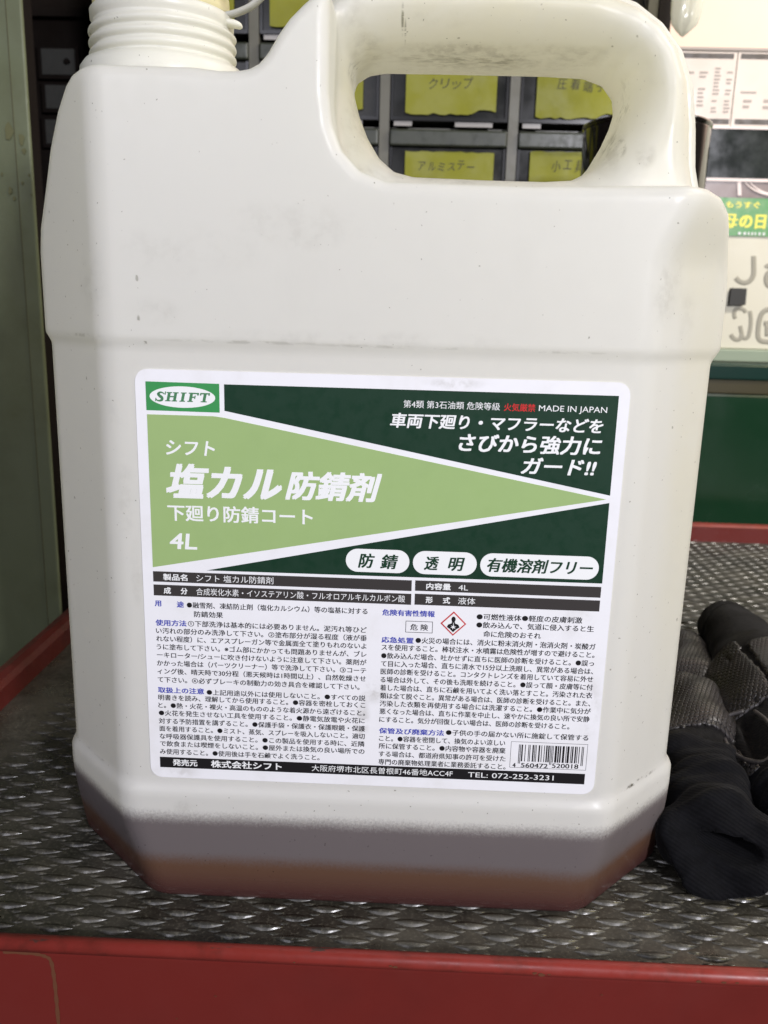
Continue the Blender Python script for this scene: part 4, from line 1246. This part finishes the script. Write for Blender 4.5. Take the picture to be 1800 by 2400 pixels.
tag(mg, 'small square black magnet on the cream board between marker strokes', 'magnet')

def sheet(name, lab, x0_, x1_, z0_, z1_, bars, cols, y=558.6):
    t_ = empty(name, ((x0_ + x1_) / 2, y, z0_))
    tag(t_, lab, 'sheet', 'printed sheets on the notice board')
    B().box(x0_, x1_, y, y + .6, z0_, z1_).build('paper', M['sheet'], t_)
    for (a, c, z0b, z1b) in bars:
        B().box(a, c, y - .3, y - .02, z0b, z1b).build('header_bar', M['sheet_dark'], t_)
    q = B(); r = random.Random(len(lab))
    for (a, c, zt_, zb_, pitch) in cols:
        z = zt_
        while z > zb_:
            w = (c - a) * r.uniform(.6, 1.0)
            if r.random() < .8: q.box(a, a + w, y - .25, y - .02, z - pitch * .5, z)
            z -= pitch * (1 if r.random() < .85 else 2)
    if q.v: q.build('print_lines', M['sheet_grey'], t_)
    return t_


sheet('printed_sheet', 'pale printed price sheet with dark header bars beside the jug handle', 207, 265.6, 344.5, 402.4,
      [(214, 263.0, 397.0, 400.8), (214, 264.8, 345.9, 350.0)], [(236, 243, 390, 356, 3.2), (248.5, 254, 390, 354, 2.8), (259, 266 - 1.5, 390, 354, 2.8), (225, 232, 390, 356, 3.4)])
sheet('printed_sheet', 'pale printed sheet with two dark bars at the right edge', 266.6, 335, 344.7, 402.6,
      [(268.9, 330, 397.1, 401.0), (269.7, 330, 346.0, 350.2)], [(284, 300, 394, 388, 5.0), (272, 290, 372, 369, 3), (275, 282, 365.5, 358, 4.4), (292, 306, 366, 357, 5)])
ph = empty('dark_photo', (290, 558, 302)); tag(ph, 'dark glossy photo print with pale pink borders on the board', 'photo')
B().box(207, 345, 558.4, 559.6, 302.7, 342.0).build('photo_face', M['screen'], ph)
B().box(207, 345, 557.6, 559.4, 342.1, 344.3).build('photo_border', M['pinkline'], ph)
B().box(207, 345, 557.6, 559.4, 300.0, 302.6).build('photo_border', M['pinkline'], ph)
mc = empty('mauve_card', (290, 558, 289)); tag(mc, 'mauve card in a glossy clear sleeve under the dark photo', 'card')
B().box(207, 345, 558.8, 559.6, 287.0, 299.9).build('card_face', M['mauve'], mc)
B().poly([(279.3, 288.7), (282.6, 288.7), (280.6, 299.9), (277.6, 299.9)], 558.2, .5).build('pale_divider', M['pinkline'], mc)
sl = B()  # highlights on the clear sleeve, built as pale strokes
for off in (0, 4.2):
    p = catmull([(284 + off, 0, 299.6), (289 + off, 0, 295.5), (297 + off, 0, 291.6), (309 + off, 0, 288.8)], 6)
    sl.tube([(q.x, 558.0, q.z) for q in p], [.3 + .9 * i / len(p) for i in range(len(p))], 8, .3)
sl.build('sleeve_glint', M['pinkline'], mc, True)
sk = empty('green_sticker', (300, 559, 255)); tag(sk, 'green sticker with yellow Japanese lettering half hidden by the jug', 'sticker')
B().box(262, 345, 559.0, 559.9, 255.2, 288.3).build('sticker_face', M['sticker'], sk)
P_ = [text_mesh('もうすぐ', 270.3, 299.5, 281.2, 6.0, .045, 558.9), text_mesh('母', 263, 282.3, 267.7, 13.0, .04, 558.9), text_mesh('の日', 283.4, 306.6, 267.7, 13.2, .06, 558.9)]
v, f = join(P_); mesh('yellow_lettering', v, f, M['sticker_y'], sk)
v, f = text_mesh('父', 304, 311, 281.3, 7.2, .04, 558.9)
q = B()
for a, w in ((283.6, 2.4), (288.2, 2.2), (292.0, 1.4), (295.0, 1.6), (298, 1.2), (301.4, 1.6), (305, 1.8)): q.box(a, a + w, 558.6, 558.95, 256.3, 258.6)
q.build('small_print', M['ink_W'], sk)

# green container
gc = empty('green_container', (420, 640, -10))
tag(gc, 'dark green plastic container behind the tray at the right', 'container')
bevel(B().box(212, 700, 534, 720, -9.9, 121).build('container_body', M['box_green'], gc), 4, 3)
bevel(B().box(208, 704, 530.5, 724, 131.5, 145.8).build('container_rim', M['box_teal'], gc), 2, 3)
bevel(B().box(210, 702, 532.3, 722, 119.5, 131.8).build('reflection_band', M['box_reflection'], gc), 1)  # added strip: a brown reflection built as a band
# ------------------------------------------------------------------ clear bag at the top right
bg = []; bf = []
K = 9
rr = random.Random(2)
prof_x = [(176, 203, 470), (176.5, 202.5, 440), (177.5, 201.5, 418), (178.3, 200.8, 405), (178.6, 200.2, 396), (179.8, 198.6, 390), (183.5, 193.8, 385.5), (187.6, 189.4, 381.8)]
NS = 26
for i, (a, c, z) in enumerate(prof_x):
    for k in range(NS):
        t = 2 * math.pi * k / NS
        cx_, rx = (a + c) / 2, (c - a) / 2
        fold = 1 + 0.26 * math.sin(7 * t + i * 0.9) + .12 * math.sin(13 * t - i)
        bg.append((cx_ + rx * math.cos(t) * (0.96 + .04 * fold), 450 + rx * .55 * math.sin(t) * fold, z))
for i in range(len(prof_x) - 1):
    for k in range(NS):
        k2 = (k + 1) % NS
        bf.append([i * NS + k, i * NS + k2, (i + 1) * NS + k2, (i + 1) * NS + k])
bf.append([(len(prof_x) - 1) * NS + k for k in range(NS)])
bgo = mesh('plastic_bag', bg, bf, M['bag'], None, True)
tag(bgo, 'crumpled clear plastic bag hanging above the jug handle, tapering downward', 'bag')
hk = B().tube([(189.5, 450, 470), (189.5, 470, 512), (189.5, 500, 516)], 1.0, 8).build('hook', M['can_rim'], bgo)
